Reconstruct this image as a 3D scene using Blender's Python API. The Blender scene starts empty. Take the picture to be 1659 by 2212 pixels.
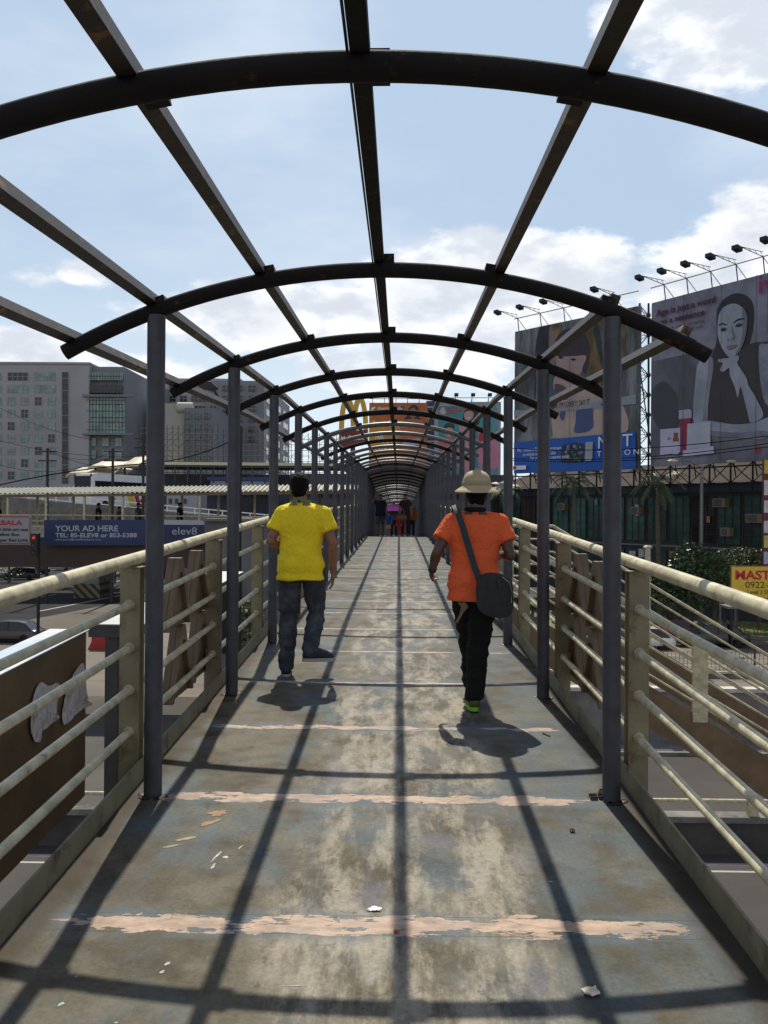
import bpy, bmesh, math, random
from mathutils import Vector, Matrix, noise
from math import sin, cos, pi, radians, sqrt, atan2
V = Vector
C = bpy.context.scene.collection
sc = bpy.context.scene
rnd = random.Random(7)

# ------------------------------------------------------------------ camera
F = 2100.0; CU = 829.5; CV = 1106.0          # focal length and centre in units of the 1659 px wide photograph
YAW = radians(0.86); CAM = V((0.078, 0, 1.65))
cd = bpy.data.cameras.new('camera'); cam = bpy.data.objects.new('camera', cd); C.objects.link(cam)
cd.sensor_fit = 'HORIZONTAL'; cd.sensor_width = 36; cd.lens = 36 * F / 1659
cd.clip_start = 0.05; cd.clip_end = 6000
sc.camera = cam
FW = V((-sin(YAW), cos(YAW), 0)); RT = V((cos(YAW), sin(YAW), 0)); UP = V((0, 0, 1))
ROLL = radians(0.45); RTR = RT * cos(ROLL) + UP * sin(ROLL); UPR = UP * cos(ROLL) - RT * sin(ROLL)
cam.matrix_world = Matrix.Translation(CAM) @ Matrix((RTR, UPR, -FW)).transposed().to_4x4()
def P(u, v, d): return CAM + d * (FW + RTR * (u - CU) / F + UPR * (CV - v) / F)
GZ = -7.4
def PY(u, v, y):
    d = P(u, v, 1) - CAM; return CAM + d * ((y - CAM.y) / d.y)
def G(u, v, z=GZ):
    d = P(u, v, 1) - CAM; return CAM + d * ((z - CAM.z) / d.z)

# ------------------------------------------------------------------ sun, sky, exposure
SUN_EL, SUN_AZ = radians(54.3), radians(-3.8)     # azimuth measured from +Y towards +X
sd = V((sin(SUN_AZ) * cos(SUN_EL), cos(SUN_AZ) * cos(SUN_EL), sin(SUN_EL)))
sl = bpy.data.lights.new('sun', 'SUN'); sl.energy = 5.0; sl.angle = radians(0.5); sl.color = (1, .93, .80)
so = bpy.data.objects.new('sun', sl); C.objects.link(so)
so.rotation_euler = sd.to_track_quat('Z', 'Y').to_euler(); so.location = (0, 0, 40)
sc.view_settings.view_transform = 'Standard'; sc.view_settings.look = 'None'
sc.view_settings.exposure = 0.0; sc.view_settings.gamma = 1

w = bpy.data.worlds.new('World'); sc.world = w; w.use_nodes = True
nt = w.node_tree; nt.nodes.clear()
class N:
    """small node-graph helper"""
    def __init__(s, t): s.t = t
    def __call__(s, typ, ins=None, **kw):
        n = s.t.nodes.new(typ)
        for k, v in kw.items(): setattr(n, k, v)
        for k, v in (ins or {}).items():
            if isinstance(v, bpy.types.NodeSocket): s.t.links.new(v, n.inputs[k])
            else: n.inputs[k].default_value = v
        return n
    def m(s, op, a, b=0.0, c=None, clamp=False):
        d = {0: a, 1: b}
        if c is not None: d[2] = c
        return s('ShaderNodeMath', d, operation=op, use_clamp=clamp).outputs[0]
    def mix(s, f, a, b):
        n = s('ShaderNodeMix', {0: f, 6: a, 7: b}, data_type='RGBA'); return n.outputs[2]
    def ramp(s, f, a, b, va=0.0, vb=1.0):
        n = s('ShaderNodeMapRange', {0: f, 1: a, 2: b, 3: va, 4: vb}, interpolation_type='SMOOTHSTEP'); return n.outputs[0]
    def noise(s, vec, scale, detail=4, rough=.55):
        return s('ShaderNodeTexNoise', {'Vector': vec, 'Scale': scale, 'Detail': detail, 'Roughness': rough}).outputs[0]
n = N(nt)
sky = n('ShaderNodeTexSky'); sky.sky_type = 'NISHITA'; sky.sun_disc = False
sky.sun_elevation = SUN_EL; sky.sun_rotation = SUN_AZ; sky.dust_density = 2.0; sky.air_density = 1.2
tc = n('ShaderNodeTexCoord'); nrm = n('ShaderNodeVectorMath', {0: tc.outputs['Generated']}, operation='NORMALIZE').outputs[0]
sp = n('ShaderNodeSeparateXYZ', {0: nrm}); dx, dy, dz = sp.outputs
hazec = n.mix(n.ramp(dz, 0.0, 0.30), (8.4, 9.7, 10.5, 1), (4.9, 6.3, 8.2, 1))
toward = n('ShaderNodeVectorMath', {0: nrm, 1: tuple(sd)}, operation='DOT_PRODUCT').outputs['Value']
hz = n.mix(n.m('MULTIPLY', n.ramp(dy, 0.0, 0.6, 0.0, 0.92), n.ramp(dz, .48, .8, 1, .1)), sky.outputs[0], hazec)
back = n.m('MULTIPLY', n.ramp(dy, -.15, -.5, 0, .85), n.ramp(dz, .25, .62, 1, 0))
hz = n.mix(back, hz, (11.8, 11.4, 11.0, 1))
hz = n.mix(n.ramp(n.m('ABSOLUTE', dx), .42, .62, 0, .75), hz, (1.9, 2.5, 4.0, 1))
hz = n.mix(n.ramp(dz, .50, .72, 0, .8), hz, (1.3, 1.9, 3.4, 1))
# thin veil and lumpy cumulus
big = n.noise(nrm, 2.2, 3); vec2 = n('ShaderNodeVectorMath', {0: nrm, 1: (1, 1, 2.2)}, operation='MULTIPLY').outputs[0]
fine = n.noise(vec2, 11, 8, .6)
veil = n.ramp(n.noise(vec2, 3.1, 5, .55), .40, .70, 0, .6)
col = n.mix(veil, hz, (8.0, 8.9, 9.9, 1))
mask = None
def dirof(u, v): return (P(u, v, 1) - CAM).normalized()
for (u, v, rx, rz, amp) in [(1010, 600, .085, .055, 1.0), (1190, 590, .085, .045, 1), (930, 640, .10, .06, 1), (740, 680, .09, .040, .9), (560, 690, .12, .042, .9),
                            (420, 700, .12, .03, .7), (1120, 700, .13, .06, 1), (1640, 520, .075, .055, 1.1), (1560, 620, .09, .065, 1.05), (1620, 30, .12, .07, .9), (1480, 90, .05, .05, .55),
                            (60, 760, .10, .030, 1.0), (190, 590, .03, .016, .5), (60, 600, .03, .015, .3), (300, 800, .12, .035, .7), (1400, 20, .06, .03, .6), (960, 800, .2, .06, .6)]:
    dv = dirof(u, v)
    s_ = n('ShaderNodeVectorMath', {0: nrm, 1: tuple(dv)}, operation='SUBTRACT').outputs[0]
    s_ = n('ShaderNodeVectorMath', {0: s_, 1: (1 / rx, 1 / rx, 1 / rz)}, operation='MULTIPLY').outputs[0]
    L = n('ShaderNodeVectorMath', {0: s_}, operation='LENGTH').outputs['Value']
    g = n.m('MULTIPLY', n.ramp(L, 0.0, 1.45, 1, 0), amp)
    mask = g if mask is None else n.m('MAXIMUM', mask, g)
cl = n.m('ADD', mask, n.m('MULTIPLY', n.m('SUBTRACT', fine, .5), 1.5))
cm = n.ramp(cl, .30, .58)
shade = n.ramp(n.noise(vec2, 17, 6), .38, .62)
ccol = n.mix(shade, (7.3, 7.9, 8.8, 1), (11.0, 11.2, 11.5, 1))
inside = n.ramp(cl, .55, 1.15)
ccol = n.mix(n.m('MULTIPLY', inside, .55), ccol, (7.0, 7.4, 8.2, 1))
col = n.mix(cm, col, ccol)
bg = n('ShaderNodeBackground', {'Color': col, 'Strength': 0.1})
out = n('ShaderNodeOutputWorld', {'Surface': bg.outputs[0]})

# ------------------------------------------------------------------ mesh helpers
class MB:
    def __init__(s): s.v = []; s.f = []
    def add(s, vs, fs):
        o = len(s.v); s.v += [V(a) for a in vs]; s.f += [tuple(i + o for i in f) for f in fs]; return s
    def box(s, x0, x1, y0, y1, z0, z1, M=None):
        vs = [V((x, y, z)) for z in (z0, z1) for y in (y0, y1) for x in (x0, x1)]
        if M is not None: vs = [M @ a for a in vs]
        return s.add(vs, [(0, 2, 3, 1), (4, 5, 7, 6), (0, 1, 5, 4), (2, 6, 7, 3), (0, 4, 6, 2), (1, 3, 7, 5)])
    def obox(s, o, a, b, c):       # origin corner and three edge vectors
        o, a, b, c = V(o), V(a), V(b), V(c)
        return s.add([o, o + a, o + b, o + a + b, o + c, o + a + c, o + b + c, o + a + b + c],
                     [(0, 2, 3, 1), (4, 5, 7, 6), (0, 1, 5, 4), (2, 6, 7, 3), (0, 4, 6, 2), (1, 3, 7, 5)])
    def rings(s, R, cap=True, closed=False):
        m = len(R[0]); o = len(s.v)
        for r in R: s.v += [V(a) for a in r]
        k = len(R)
        for i in range(k if closed else k - 1):
            for j in range(m):
                a = o + i * m + j; b = o + i * m + (j + 1) % m; i2 = (i + 1) % k
                s.f.append((a, b, o + i2 * m + (j + 1) % m, o + i2 * m + j))
        if cap and not closed:
            s.f.append(tuple(o + j for j in reversed(range(m)))); s.f.append(tuple(o + (k - 1) * m + j for j in range(m)))
        return s
    def tube(s, pts, r, n=8, closed=False, square=False, up=(0, 0, 1), r2=None):
        pts = [V(p) for p in pts]; k = len(pts); R = []
        up = V(up)
        for i, p in enumerate(pts):
            a = pts[i - 1] if (i > 0 or closed) else p
            b = pts[(i + 1) % k] if (i < k - 1 or closed) else p
            t = (b - a).normalized()
            x = t.cross(up)
            if x.length < 1e-3: x = t.cross(V((0, 1, 0)))
            x.normalize(); y = x.cross(t).normalized()
            rr = r[i] if isinstance(r, (list, tuple)) else r
            if square:
                r2_ = r2 if r2 is not None else rr
                R.append([p + x * (rr * a_) + y * (r2_ * b_) for a_, b_ in ((-1, -1), (1, -1), (1, 1), (-1, 1))])
            else:
                ry = rr if r2 is None else r2
                R.append([p + x * (rr * cos(2 * pi * j / n)) + y * (ry * sin(2 * pi * j / n)) for j in range(n)])
        return s.rings(R, True, closed)
    def lathe(s, prof, c=(0, 0, 0), n=24, axis=None):
        c = V(c); R = []
        for (r, h) in prof:
            ring = [V((r * cos(2 * pi * j / n), r * sin(2 * pi * j / n), h)) for j in range(n)]
            if axis is not None: ring = [axis @ p for p in ring]
            R.append([c + p for p in ring])
        return s.rings(R)
    def ell(s, c, r, n=16, m=10, M=None):
        c = V(c); R = []
        for i in range(1, m):
            t = pi * i / m
            ring = [V((r[0] * sin(t) * cos(2 * pi * j / n), r[1] * sin(t) * sin(2 * pi * j / n), -r[2] * cos(t))) for j in range(n)]
            if M is not None: ring = [M @ p for p in ring]
            R.append([c + p for p in ring])
        return s.rings(R)
    def poly(s, pts): 
        return s.add(pts, [tuple(range(len(pts)))])
    def prism(s, pts, d):          # polygon swept along vector d
        pts = [V(p) for p in pts]; d = V(d); k = len(pts)
        return s.add(pts + [p + d for p in pts], [tuple(reversed(range(k))), tuple(range(k, 2 * k))] +
                     [(i, (i + 1) % k, (i + 1) % k + k, i + k) for i in range(k)])
    def leaves(s, c, r, num, size, rg, shell=.35, droop=0):
        c = V(c)
        for _ in range(num):
            while True:
                p = V((rg.uniform(-1, 1), rg.uniform(-1, 1), rg.uniform(-1, 1)))
                if shell < p.length < 1: break
            p = V((p.x * r[0], p.y * r[1], p.z * r[2])) + c
            a = V((rg.gauss(0, 1), rg.gauss(0, 1), rg.gauss(0, .7) - droop)).normalized() * size * rg.uniform(.6, 1.3)
            b = a.cross(V((rg.gauss(0, 1), rg.gauss(0, 1), rg.gauss(0, 1)))).normalized() * size * .38
            s.add([p, p + a * .5 + b, p + a, p + a * .5 - b], [(0, 1, 2, 3)])
        return s

def smooth(pts, k=5):
    n_ = len(pts); o = []
    for i in range(n_):
        p0, p1, p2, p3 = [V((*pts[(i + j) % n_], 0)) for j in (-1, 0, 1, 2)]
        for t in range(k):
            t /= k
            q = .5 * ((2 * p1) + (p2 - p0) * t + (2 * p0 - 5 * p1 + 4 * p2 - p3) * t * t + (3 * p1 - p0 - 3 * p2 + p3) * t ** 3)
            o.append((q.x, q.y))
    return o
MT = {}   # own bookkeeping of world matrices of parents
def world_of(o): return MT.get(o.name, Matrix.Identity(4))
def empty(name, loc=(0, 0, 0), rz=0):
    o = bpy.data.objects.new(name, None); C.objects.link(o); o.location = loc; o.rotation_euler = (0, 0, rz)
    o.empty_display_size = .1
    MT[o.name] = Matrix.Translation(V(loc)) @ Matrix.Rotation(rz, 4, 'Z'); return o
def thing(name, label, cat, loc=(0, 0, 0), rz=0, group=None):
    o = empty(name, loc, rz); tag(o, label, cat, group); return o
def tag(o, label=None, cat=None, group=None, kind=None):
    if label: o['label'] = label
    if cat: o['category'] = cat
    if group: o['group'] = group
    if kind: o['kind'] = kind
    return o
def mkmesh(name, mb, mat, smooth=False):
    me = bpy.data.meshes.new(name); me.from_pydata([tuple(a) for a in mb.v], [], mb.f)
    bm = bmesh.new(); bm.from_mesh(me); bmesh.ops.recalc_face_normals(bm, faces=bm.faces); bm.to_mesh(me); bm.free()
    if mat is not None:
        for m_ in (mat if isinstance(mat, (list, tuple)) else [mat]): me.materials.append(m_)
    if smooth:
        for p in me.polygons: p.use_smooth = True
        if smooth != 'all' and hasattr(me, 'set_sharp_from_angle'): me.set_sharp_from_angle(angle=radians(40))
    return me
def build(name, mb, mat, parent=None, smooth=False, local=False, bevel=0):
    """link a MB as ONE object. World coordinates unless local; top-level meshes get their origin at their base."""
    if parent is None:
        if not local:
            xs = [a.x for a in mb.v]; ys = [a.y for a in mb.v]; zs = [a.z for a in mb.v]
            o_ = V(((min(xs) + max(xs)) / 2, (min(ys) + max(ys)) / 2, min(zs)))
        else: o_ = V((0, 0, 0))
        mb.v = [a - o_ for a in mb.v]
    else:
        o_ = V((0, 0, 0))
        if not local:
            Mi = world_of(parent).inverted(); mb.v = [Mi @ a for a in mb.v]
    me = mkmesh(name, mb, mat, smooth)
    o = bpy.data.objects.new(name, me); C.objects.link(o)
    if parent is None:
        o.location = o_; MT[o.name] = Matrix.Translation(o_)
    else:
        o.parent = parent; MT[o.name] = world_of(parent)
    if bevel:
        b = o.modifiers.new('bevel', 'BEVEL'); b.width = bevel; b.segments = 2; b.limit_method = 'ANGLE'
    return o
def struct(name, mb, mat, **k): return tag(build(name, mb, mat, **k), kind='structure')
def place_copy(src, parent, M=None, name=None):
    o = src.copy(); C.objects.link(o); o.parent = parent
    if M is not None: o.matrix_local = M
    return o
def copy_tree(o, parent=None):
    c = o.copy(); C.objects.link(c); c.parent = parent
    for ch in list(o.children): copy_tree(ch, c)
    return c

# ------------------------------------------------------------------ materials
MAT = {}
def mat(name, col, rough=.6, metal=0.0, var=.0, vscale=6, bump=0.0, bscale=40, col2=None, c2=(.5, .62), c2scale=3, emit=0, spec=.5, coords='Object', stretch=None, folds=0):
    if name in MAT: return MAT[name]
    m = bpy.data.materials.new(name); m.use_nodes = True; t = m.node_tree; t.nodes.clear(); n = N(t)
    bs = n('ShaderNodeBsdfPrincipled', {'Roughness': rough, 'Metallic': metal})
    bs.inputs['Specular IOR Level'].default_value = spec
    n('ShaderNodeOutputMaterial', {'Surface': bs.outputs[0]})
    vec = n('ShaderNodeTexCoord').outputs[coords]
    if stretch: vec = n('ShaderNodeVectorMath', {0: vec, 1: stretch}, operation='MULTIPLY').outputs[0]
    c = (*col, 1)
    if col2 is not None:
        f = n.ramp(n.noise(vec, c2scale, 6, .65), c2[0], c2[1]); c = n.mix(f, c, (*col2, 1))
    if var:
        f = n.ramp(n.noise(vec, vscale, 6, .6), .3, .7, 1 - var, 1 + var)
        c = n('ShaderNodeVectorMath', {0: c, 1: (1, 1, 1)}, operation='MULTIPLY') if False else n('ShaderNodeMix', {0: 1.0, 6: c, 7: n('ShaderNodeCombineColor', {0: f, 1: f, 2: f}).outputs[0]}, data_type='RGBA', blend_type='MULTIPLY').outputs[2]
    if isinstance(c, bpy.types.NodeSocket): t.links.new(c, bs.inputs['Base Color'])
    else: bs.inputs['Base Color'].default_value = c
    if bump:
        b = n('ShaderNodeBump', {'Height': n.noise(vec, bscale, 5, .6), 'Strength': bump, 'Distance': .01}); t.links.new(b.outputs[0], bs.inputs['Normal'])
    if folds:
        wv = n('ShaderNodeVectorMath', {0: vec, 1: n('ShaderNodeTexNoise', {'Vector': vec, 'Scale': 5.0, 'Detail': 3}).outputs['Color']}, operation='ADD').outputs[0]
        sv_ = n('ShaderNodeVectorMath', {0: wv, 1: (1, 1, 2.2)}, operation='MULTIPLY').outputs[0]
        q = n.m('ABSOLUTE', n.m('SUBTRACT', n.noise(sv_, folds, 2, .5), .5))
        q2 = n.m('ABSOLUTE', n.m('SUBTRACT', n.noise(sv_, folds * 2.3, 2, .5), .5))
        hh = n.m('ADD', n.ramp(q, 0, .10, 1, 0), n.m('MULTIPLY', n.ramp(q2, 0, .10, 1, 0), .35))
        b = n('ShaderNodeBump', {'Height': hh, 'Strength': .32, 'Distance': .022}); t.links.new(b.outputs[0], bs.inputs['Normal'])
    if emit:
        bs.inputs['Emission Color'].default_value = (*col, 1); bs.inputs['Emission Strength'].default_value = emit
    MAT[name] = m; return m
def srgb(r, g, b):
    f = lambda x: (x / 255) / 12.92 if x / 255 < .04045 else ((x / 255 + .055) / 1.055) ** 2.4
    return (f(r), f(g), f(b))

STEEL = mat('grey_painted_steel', (.050, .052, .064), .5, 0, .2, 9, .15, 60, col2=(.055, .042, .03), c2=(.56, .72), c2scale=5)
RUSTY = mat('rusty_brown_steel', (.006, .004, .0035), .9, .1, .3, 7, .25, 50, col2=(.10, .04, .016), c2=(.60, .70), c2scale=9)
ALU = mat('dull_purlin_steel', (.028, .021, .017), .55, .3, .25, 8, .2, 60, col2=(.20, .09, .035), c2=(.58, .68), c2scale=7)
CREAM = mat('cream_painted_steel', (.50, .45, .29), .42, 0, .28, 9, .2, 45, col2=(.20, .15, .08), c2=(.58, .72), c2scale=13)
POSTC = mat('shaded_dirty_cream', (.225, .195, .115), .5, 0, .22, 4, .2, 45, col2=(.11, .075, .04), c2=(.55, .72), c2scale=7)  # cream railing paint darkened to stand for shade, with dirt blotches
TOE = mat('toe_board_paint', (.20, .18, .11), .55, 0, .2, 4, .2, 40, col2=(.09, .065, .035), c2=(.52, .7), c2scale=6)
TAN = mat('tan_plate_paint', (.15, .105, .06), .6, 0, .15, 5, .1, 40)
BROWN = mat('brown_girder_paint', (.16, .10, .048), .5, 0, .22, 3, .15, 30)
CONC = mat('weathered_concrete', (.20, .19, .175), .85, 0, .22, 1.2, .3, 20, col2=(.10, .095, .088), c2=(.5, .7), c2scale=.8, spec=.08)
DARKCONC = mat('dark_concrete', (.075, .07, .065), .85, 0, .25, 1.0, .3, 20, spec=.08)
WHITE = mat('white_paint', (.78, .78, .76), .5, 0, .06, 4)
BLACK = mat('black_paint', (.012, .012, .014), .5)
DGREY = mat('dark_grey_metal', (.05, .052, .058), .5, .3, .2)
GLASS = mat('dark_window_glass', (.015, .02, .024), .12, 0, .2, .3, spec=.4)
TEAL = mat('teal_window_glass', (.018, .062, .052), .25, 0, .45, .35, spec=.5)
TEAL2 = mat('green_window_glass', (.10, .22, .19), .2, 0, .5, .3, spec=.7)
RUBBER = mat('tyre_rubber', (.015, .015, .016), .8)
RIM = mat('alloy_rim', (.5, .5, .52), .3, .7)
LEAF = mat('green_leaf', (.075, .14, .028), .42, 0, .45, 1.5, coords='Object')
LEAF2 = mat('dark_palm_leaf', (.05, .085, .028), .45, 0, .4, 1.5)
BARK = mat('tree_bark', (.11, .085, .06), .9, 0, .3, 6, .5, 30)
REDP = mat('red_paint', (.42, .02, .025), .5)
YELP = mat('yellow_paint', (.75, .50, .04), .5, 0, .1)
BLUEP = mat('blue_print', (.015, .10, .42), .5, 0, .05)
NAVY = mat('navy_print', (.008, .022, .085), .5, 0, .15, .8)

# ------------------------------------------------------------------ the deck
def zc(y):
    if y < 11: return .0329 * y
    if y < 37.3: return .362 + .0139 * (y - 11)
    return .727 - .024 * (y - 37.3)
def deck_mat():
    m = bpy.data.materials.new('worn_deck_paint'); m.use_nodes = True; t = m.node_tree; t.nodes.clear(); n = N(t)
    bs = n('ShaderNodeBsdfPrincipled'); n('ShaderNodeOutputMaterial', {'Surface': bs.outputs[0]})
    obj = n('ShaderNodeTexCoord').outputs['Object']; s = n('ShaderNodeSeparateXYZ', {0: obj}); X, Y = s.outputs[0], s.outputs[1]
    def st(a, b): return n('ShaderNodeVectorMath', {0: obj, 1: (a, b, 1)}, operation='MULTIPLY').outputs[0]
    c = n.mix(n.ramp(n.noise(obj, 2.1, 8, .65), .40, .62), (.068, .056, .034, 1), (.126, .112, .082, 1))
    # bluish old coat: showing in soft patches, more to the right and next to the plate seams
    side = n.ramp(n.m('ADD', X, n.m('MULTIPLY', n.m('SUBTRACT', n.noise(obj, 1.1, 3), .5), 1.2)), .25, .75, 0, .55)
    blue = n.m('MAXIMUM', n.ramp(n.noise(st(2.2, 1.1), 1.25, 7, .6), .47, .66, 0, .75), n.m('MULTIPLY', side, n.ramp(n.noise(st(3, 1.5), 1.6, 6, .6), .38, .6)))
    c = n.mix(blue, c, (.078, .112, .130, 1))
    # pale worn lane along the middle, streaked lengthwise
    lane = n.m('MULTIPLY', n.ramp(n.m('ADD', X, n.m('MULTIPLY', n.m('SUBTRACT', n.noise(st(1, .8), 2.3, 4), .5), .5)), -.45, -.25), n.ramp(X, .52, .72, 1, 0))
    worn = n.ramp(n.noise(st(3.4, .95), 1.9, 10, .70), .42, .62)
    c = n.mix(n.m('MULTIPLY', lane, n.m('MULTIPLY', worn, .85)), c, (.32, .285, .22, 1))
    lav = n.ramp(n.noise(st(2.4, 1.0), 1.25, 6, .6), .55, .66)
    c = n.mix(n.m('MULTIPLY', lane, n.m('MULTIPLY', lav, .8)), c, (.125, .122, .135, 1))
    lil = n.ramp(n.noise(st(2.0, .9), 4.0, 6, .7), .60, .70)
    c = n.mix(n.m('MULTIPLY', lane, n.m('MULTIPLY', lil, .5)), c, (.19, .205, .23, 1))
    # fine grain, scratches
    g = n.ramp(n.noise(obj, 55, 6, .7), .3, .7, .82, 1.16)
    c = n('ShaderNodeMix', {0: 1.0, 6: c, 7: n('ShaderNodeCombineColor', {0: g, 1: g, 2: g}).outputs[0]}, data_type='RGBA', blend_type='MULTIPLY').outputs[2]
    scr = n.ramp(n.noise(st(38, 1.5), 1.4, 5, .6), .70, .76, 0, .35); c = n.mix(scr, c, (.24, .25, .25, 1))
    # seams every 1.435 m with torn pink primer
    tt = n.m('DIVIDE', n.m('SUBTRACT', Y, 3.6), 1.435)
    fr = n.m('MULTIPLY', n.m('ABSOLUTE', n.m('SUBTRACT', tt, n.m('ROUND', tt))), 1.435)
    sidek = n.m('SUBTRACT', tt, n.m('ROUND', tt))
    c = n.mix(n.m('MULTIPLY', n.ramp(fr, .05, .16, 1, 0), n.ramp(n.noise(st(2, 3), 2.0, 5), .38, .55, 0, .8)), c, (.095, .125, .145, 1))
    rag = n.noise(st(1.0, 2.4), 5.0, 7, .66)
    fr = n.m('ABSOLUTE', n.m('ADD', n.m('MULTIPLY', sidek, 1.435), n.m('MULTIPLY', n.m('SUBTRACT', n.noise(st(1.0, 1.0), 2.6, 5, .6), .5), .13)))
    wid = n.ramp(Y, 3.5, 9.0, .064, .024)
    big = n.noise(st(1.0, .9), 1.6, 3, .5)
    drop = n.ramp(big, .30, .44, .0, 1)
    lim = n.m('MULTIPLY', n.m('MULTIPLY', wid, drop), n.ramp(rag, .36, .60, .10, 1.45))
    pink = n.m('LESS_THAN', fr, lim)
    edge = n.m('LESS_THAN', n.m('ADD', n.m('ABSOLUTE', X), n.m('MULTIPLY', rag, .5)), 1.38)
    holes = n.ramp(n.noise(st(1, 1.6), 13, 6, .7), .66, .70, 1, 0)
    pk = n.m('MULTIPLY', n.m('MULTIPLY', pink, edge), holes)
    pkc = n.mix(n.ramp(n.noise(st(1, 2), 9, 7, .7), .35, .65), (.36, .26, .195, 1), (.54, .395, .30, 1))
    c = n.mix(n.m('MULTIPLY', pk, n.ramp(n.noise(obj, 3.3, 5), .35, .55, .62, .93)), c, pkc)
    fr = n.m('MULTIPLY', n.m('ABSOLUTE', sidek), 1.435)
    seam = n.m('LESS_THAN', n.m('ABSOLUTE', n.m('SUBTRACT', fr, .075)), .003)
    c = n.mix(n.m('MULTIPLY', n.m('MULTIPLY', seam, .6), n.m('LESS_THAN', rag, .56)), c, (.05, .045, .04, 1))
    crk = n('ShaderNodeTexVoronoi', {'Vector': n('ShaderNodeVectorMath', {0: obj, 1: n('ShaderNodeTexNoise', {'Vector': obj, 'Scale': 3.0, 'Detail': 5}).outputs['Color']}, operation='ADD').outputs[0], 'Scale': 1.3}, feature='DISTANCE_TO_EDGE').outputs['Distance']
    c = n.mix(n.m('MULTIPLY', n.ramp(crk, .0, .012, .5, 0), n.ramp(n.noise(obj, 1.5, 3), .5, .6)), c, (.04, .035, .03, 1))
    chips = n.ramp(n.noise(st(1, .8), 9, 8, .75), .60, .63); c = n.mix(n.m('MULTIPLY', chips, n.ramp(n.noise(obj, 1.7, 3), .42, .6, 0, .75)), c, (.052, .045, .034, 1))
    # rust blotches, white and green specks, dirt along the edges
    ru = n.ramp(n.noise(obj, 3.1, 6, .6), .72, .75); c = n.mix(n.m('MULTIPLY', ru, .7), c, (.27, .15, .07, 1))
    spk = n.ramp(n.noise(obj, 30, 3, .6), .765, .785); c = n.mix(n.m('MULTIPLY', spk, .8), c, (.5, .5, .44, 1))
    dk = n.ramp(n.noise(obj, 26, 3, .55), .74, .78); c = n.mix(n.m('MULTIPLY', dk, .6), c, (.03, .028, .025, 1))
    ax = n.m('ABSOLUTE', X)
    dirt = n.ramp(n.m('ADD', ax, n.m('MULTIPLY', n.m('SUBTRACT', n.noise(obj, 6, 5), .5), .12)), 1.14, 1.26)
    c = n.mix(n.m('MULTIPLY', dirt, .8), c, (.05, .037, .025, 1))
    wet_shade = n.m('MULTIPLY', n.m('MULTIPLY', n.ramp(Y, 14, 20), n.ramp(ax, .3, .85, 1, 0)), n.ramp(n.noise(st(1.2, .5), 2, 5), .36, .5))  # damp patch and shade blotches painted into the far deck colour
    c = n.mix(n.m('MULTIPLY', wet_shade, .6), c, (.10, .10, .105, 1))
    t.links.new(c, bs.inputs['Base Color'])
    t.links.new(n.ramp(n.noise(obj, 4, 6), .3, .7, .42, .75), bs.inputs['Roughness'])
    bs.inputs['Specular IOR Level'].default_value = .12
    h = n.m('ADD', n.noise(obj, 60, 6, .7), n.m('MULTIPLY', n.m('ADD', pk, n.m('MULTIPLY', n.noise(obj, 5, 4), 2)), .6))
    b = n('ShaderNodeBump', {'Height': h, 'Strength': .35, 'Distance': .006}); t.links.new(b.outputs[0], bs.inputs['Normal'])
    return m
ys = [-3 + i * 1.435 for i in range(62)]
dk = MB(); R = []
for y in ys:
    z = zc(y); R.append([V((-1.31, y, z)), V((1.31, y, z)), V((1.31, y, z - .22)), V((-1.31, y, z - .22))])
dk.rings(R)
bridge = thing('footbridge', 'steel footbridge with worn painted deck under bare arched canopy ribs', 'footbridge', (0, 0, 0))
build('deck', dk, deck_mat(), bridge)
L_ = 2.39
YN = [L_ * (k + .11) for k in range(-1, 36)]        # canopy frames
for s in (-1, 1):
    tb = MB(); R = []
    for y in ys:
        z = zc(y); R.append([V((s * 1.312, y, z - .24)), V((s * 1.324, y, z - .24)), V((s * 1.324, y, z + .115)), V((s * 1.312, y, z + .115))])
    tb.rings(R); build('toe_board', tb, TOE, bridge)
    gb = MB(); R = []
    for y in ys:
        z = zc(y); R.append([V((s * 1.20, y, z - .95)), V((s * 1.24, y, z - .95)), V((s * 1.24, y, z - .24)), V((s * 1.20, y, z - .24))])
    gb.rings(R); build('girder', gb, BROWN, bridge)
# canopy posts, arches
RAD = 3.40; TOPZ = 2.745
def archz(x): return TOPZ - (RAD - sqrt(RAD * RAD - x * x))
pm = MB(); pm.tube([(0, 0, 0), (0, 0, archz(1.19) - .03)], .047, 18)
post0 = mkmesh('canopy_post', pm, STEEL, True)
bpm = MB()
for k in range(7):
    a = rnd.uniform(0, 6.28); bpm.ell((cos(a) * .06, sin(a) * .06, .0), (.03, .025, .012), 8, 5)
weld0 = mkmesh('weld_bead', bpm, mat('black_weld', (.03, .025, .02), .5, .3, .4, 20, .6, 60), True)
am = MB(); am.tube([(1.67 * q, 0, archz(1.67 * q)) for q in [i / 20 for i in range(-20, 21)]], .041, 14, up=(0, 1, 0))
arch0 = mkmesh('roof_arch', am, RUSTY, True)
archG = arch0.copy(); archG.materials[0] = mat('grey_arch_paint', (.10, .10, .105), .4, .1, .25, 6, .15, 50, col2=(.12, .06, .03), c2=(.6, .72))
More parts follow.
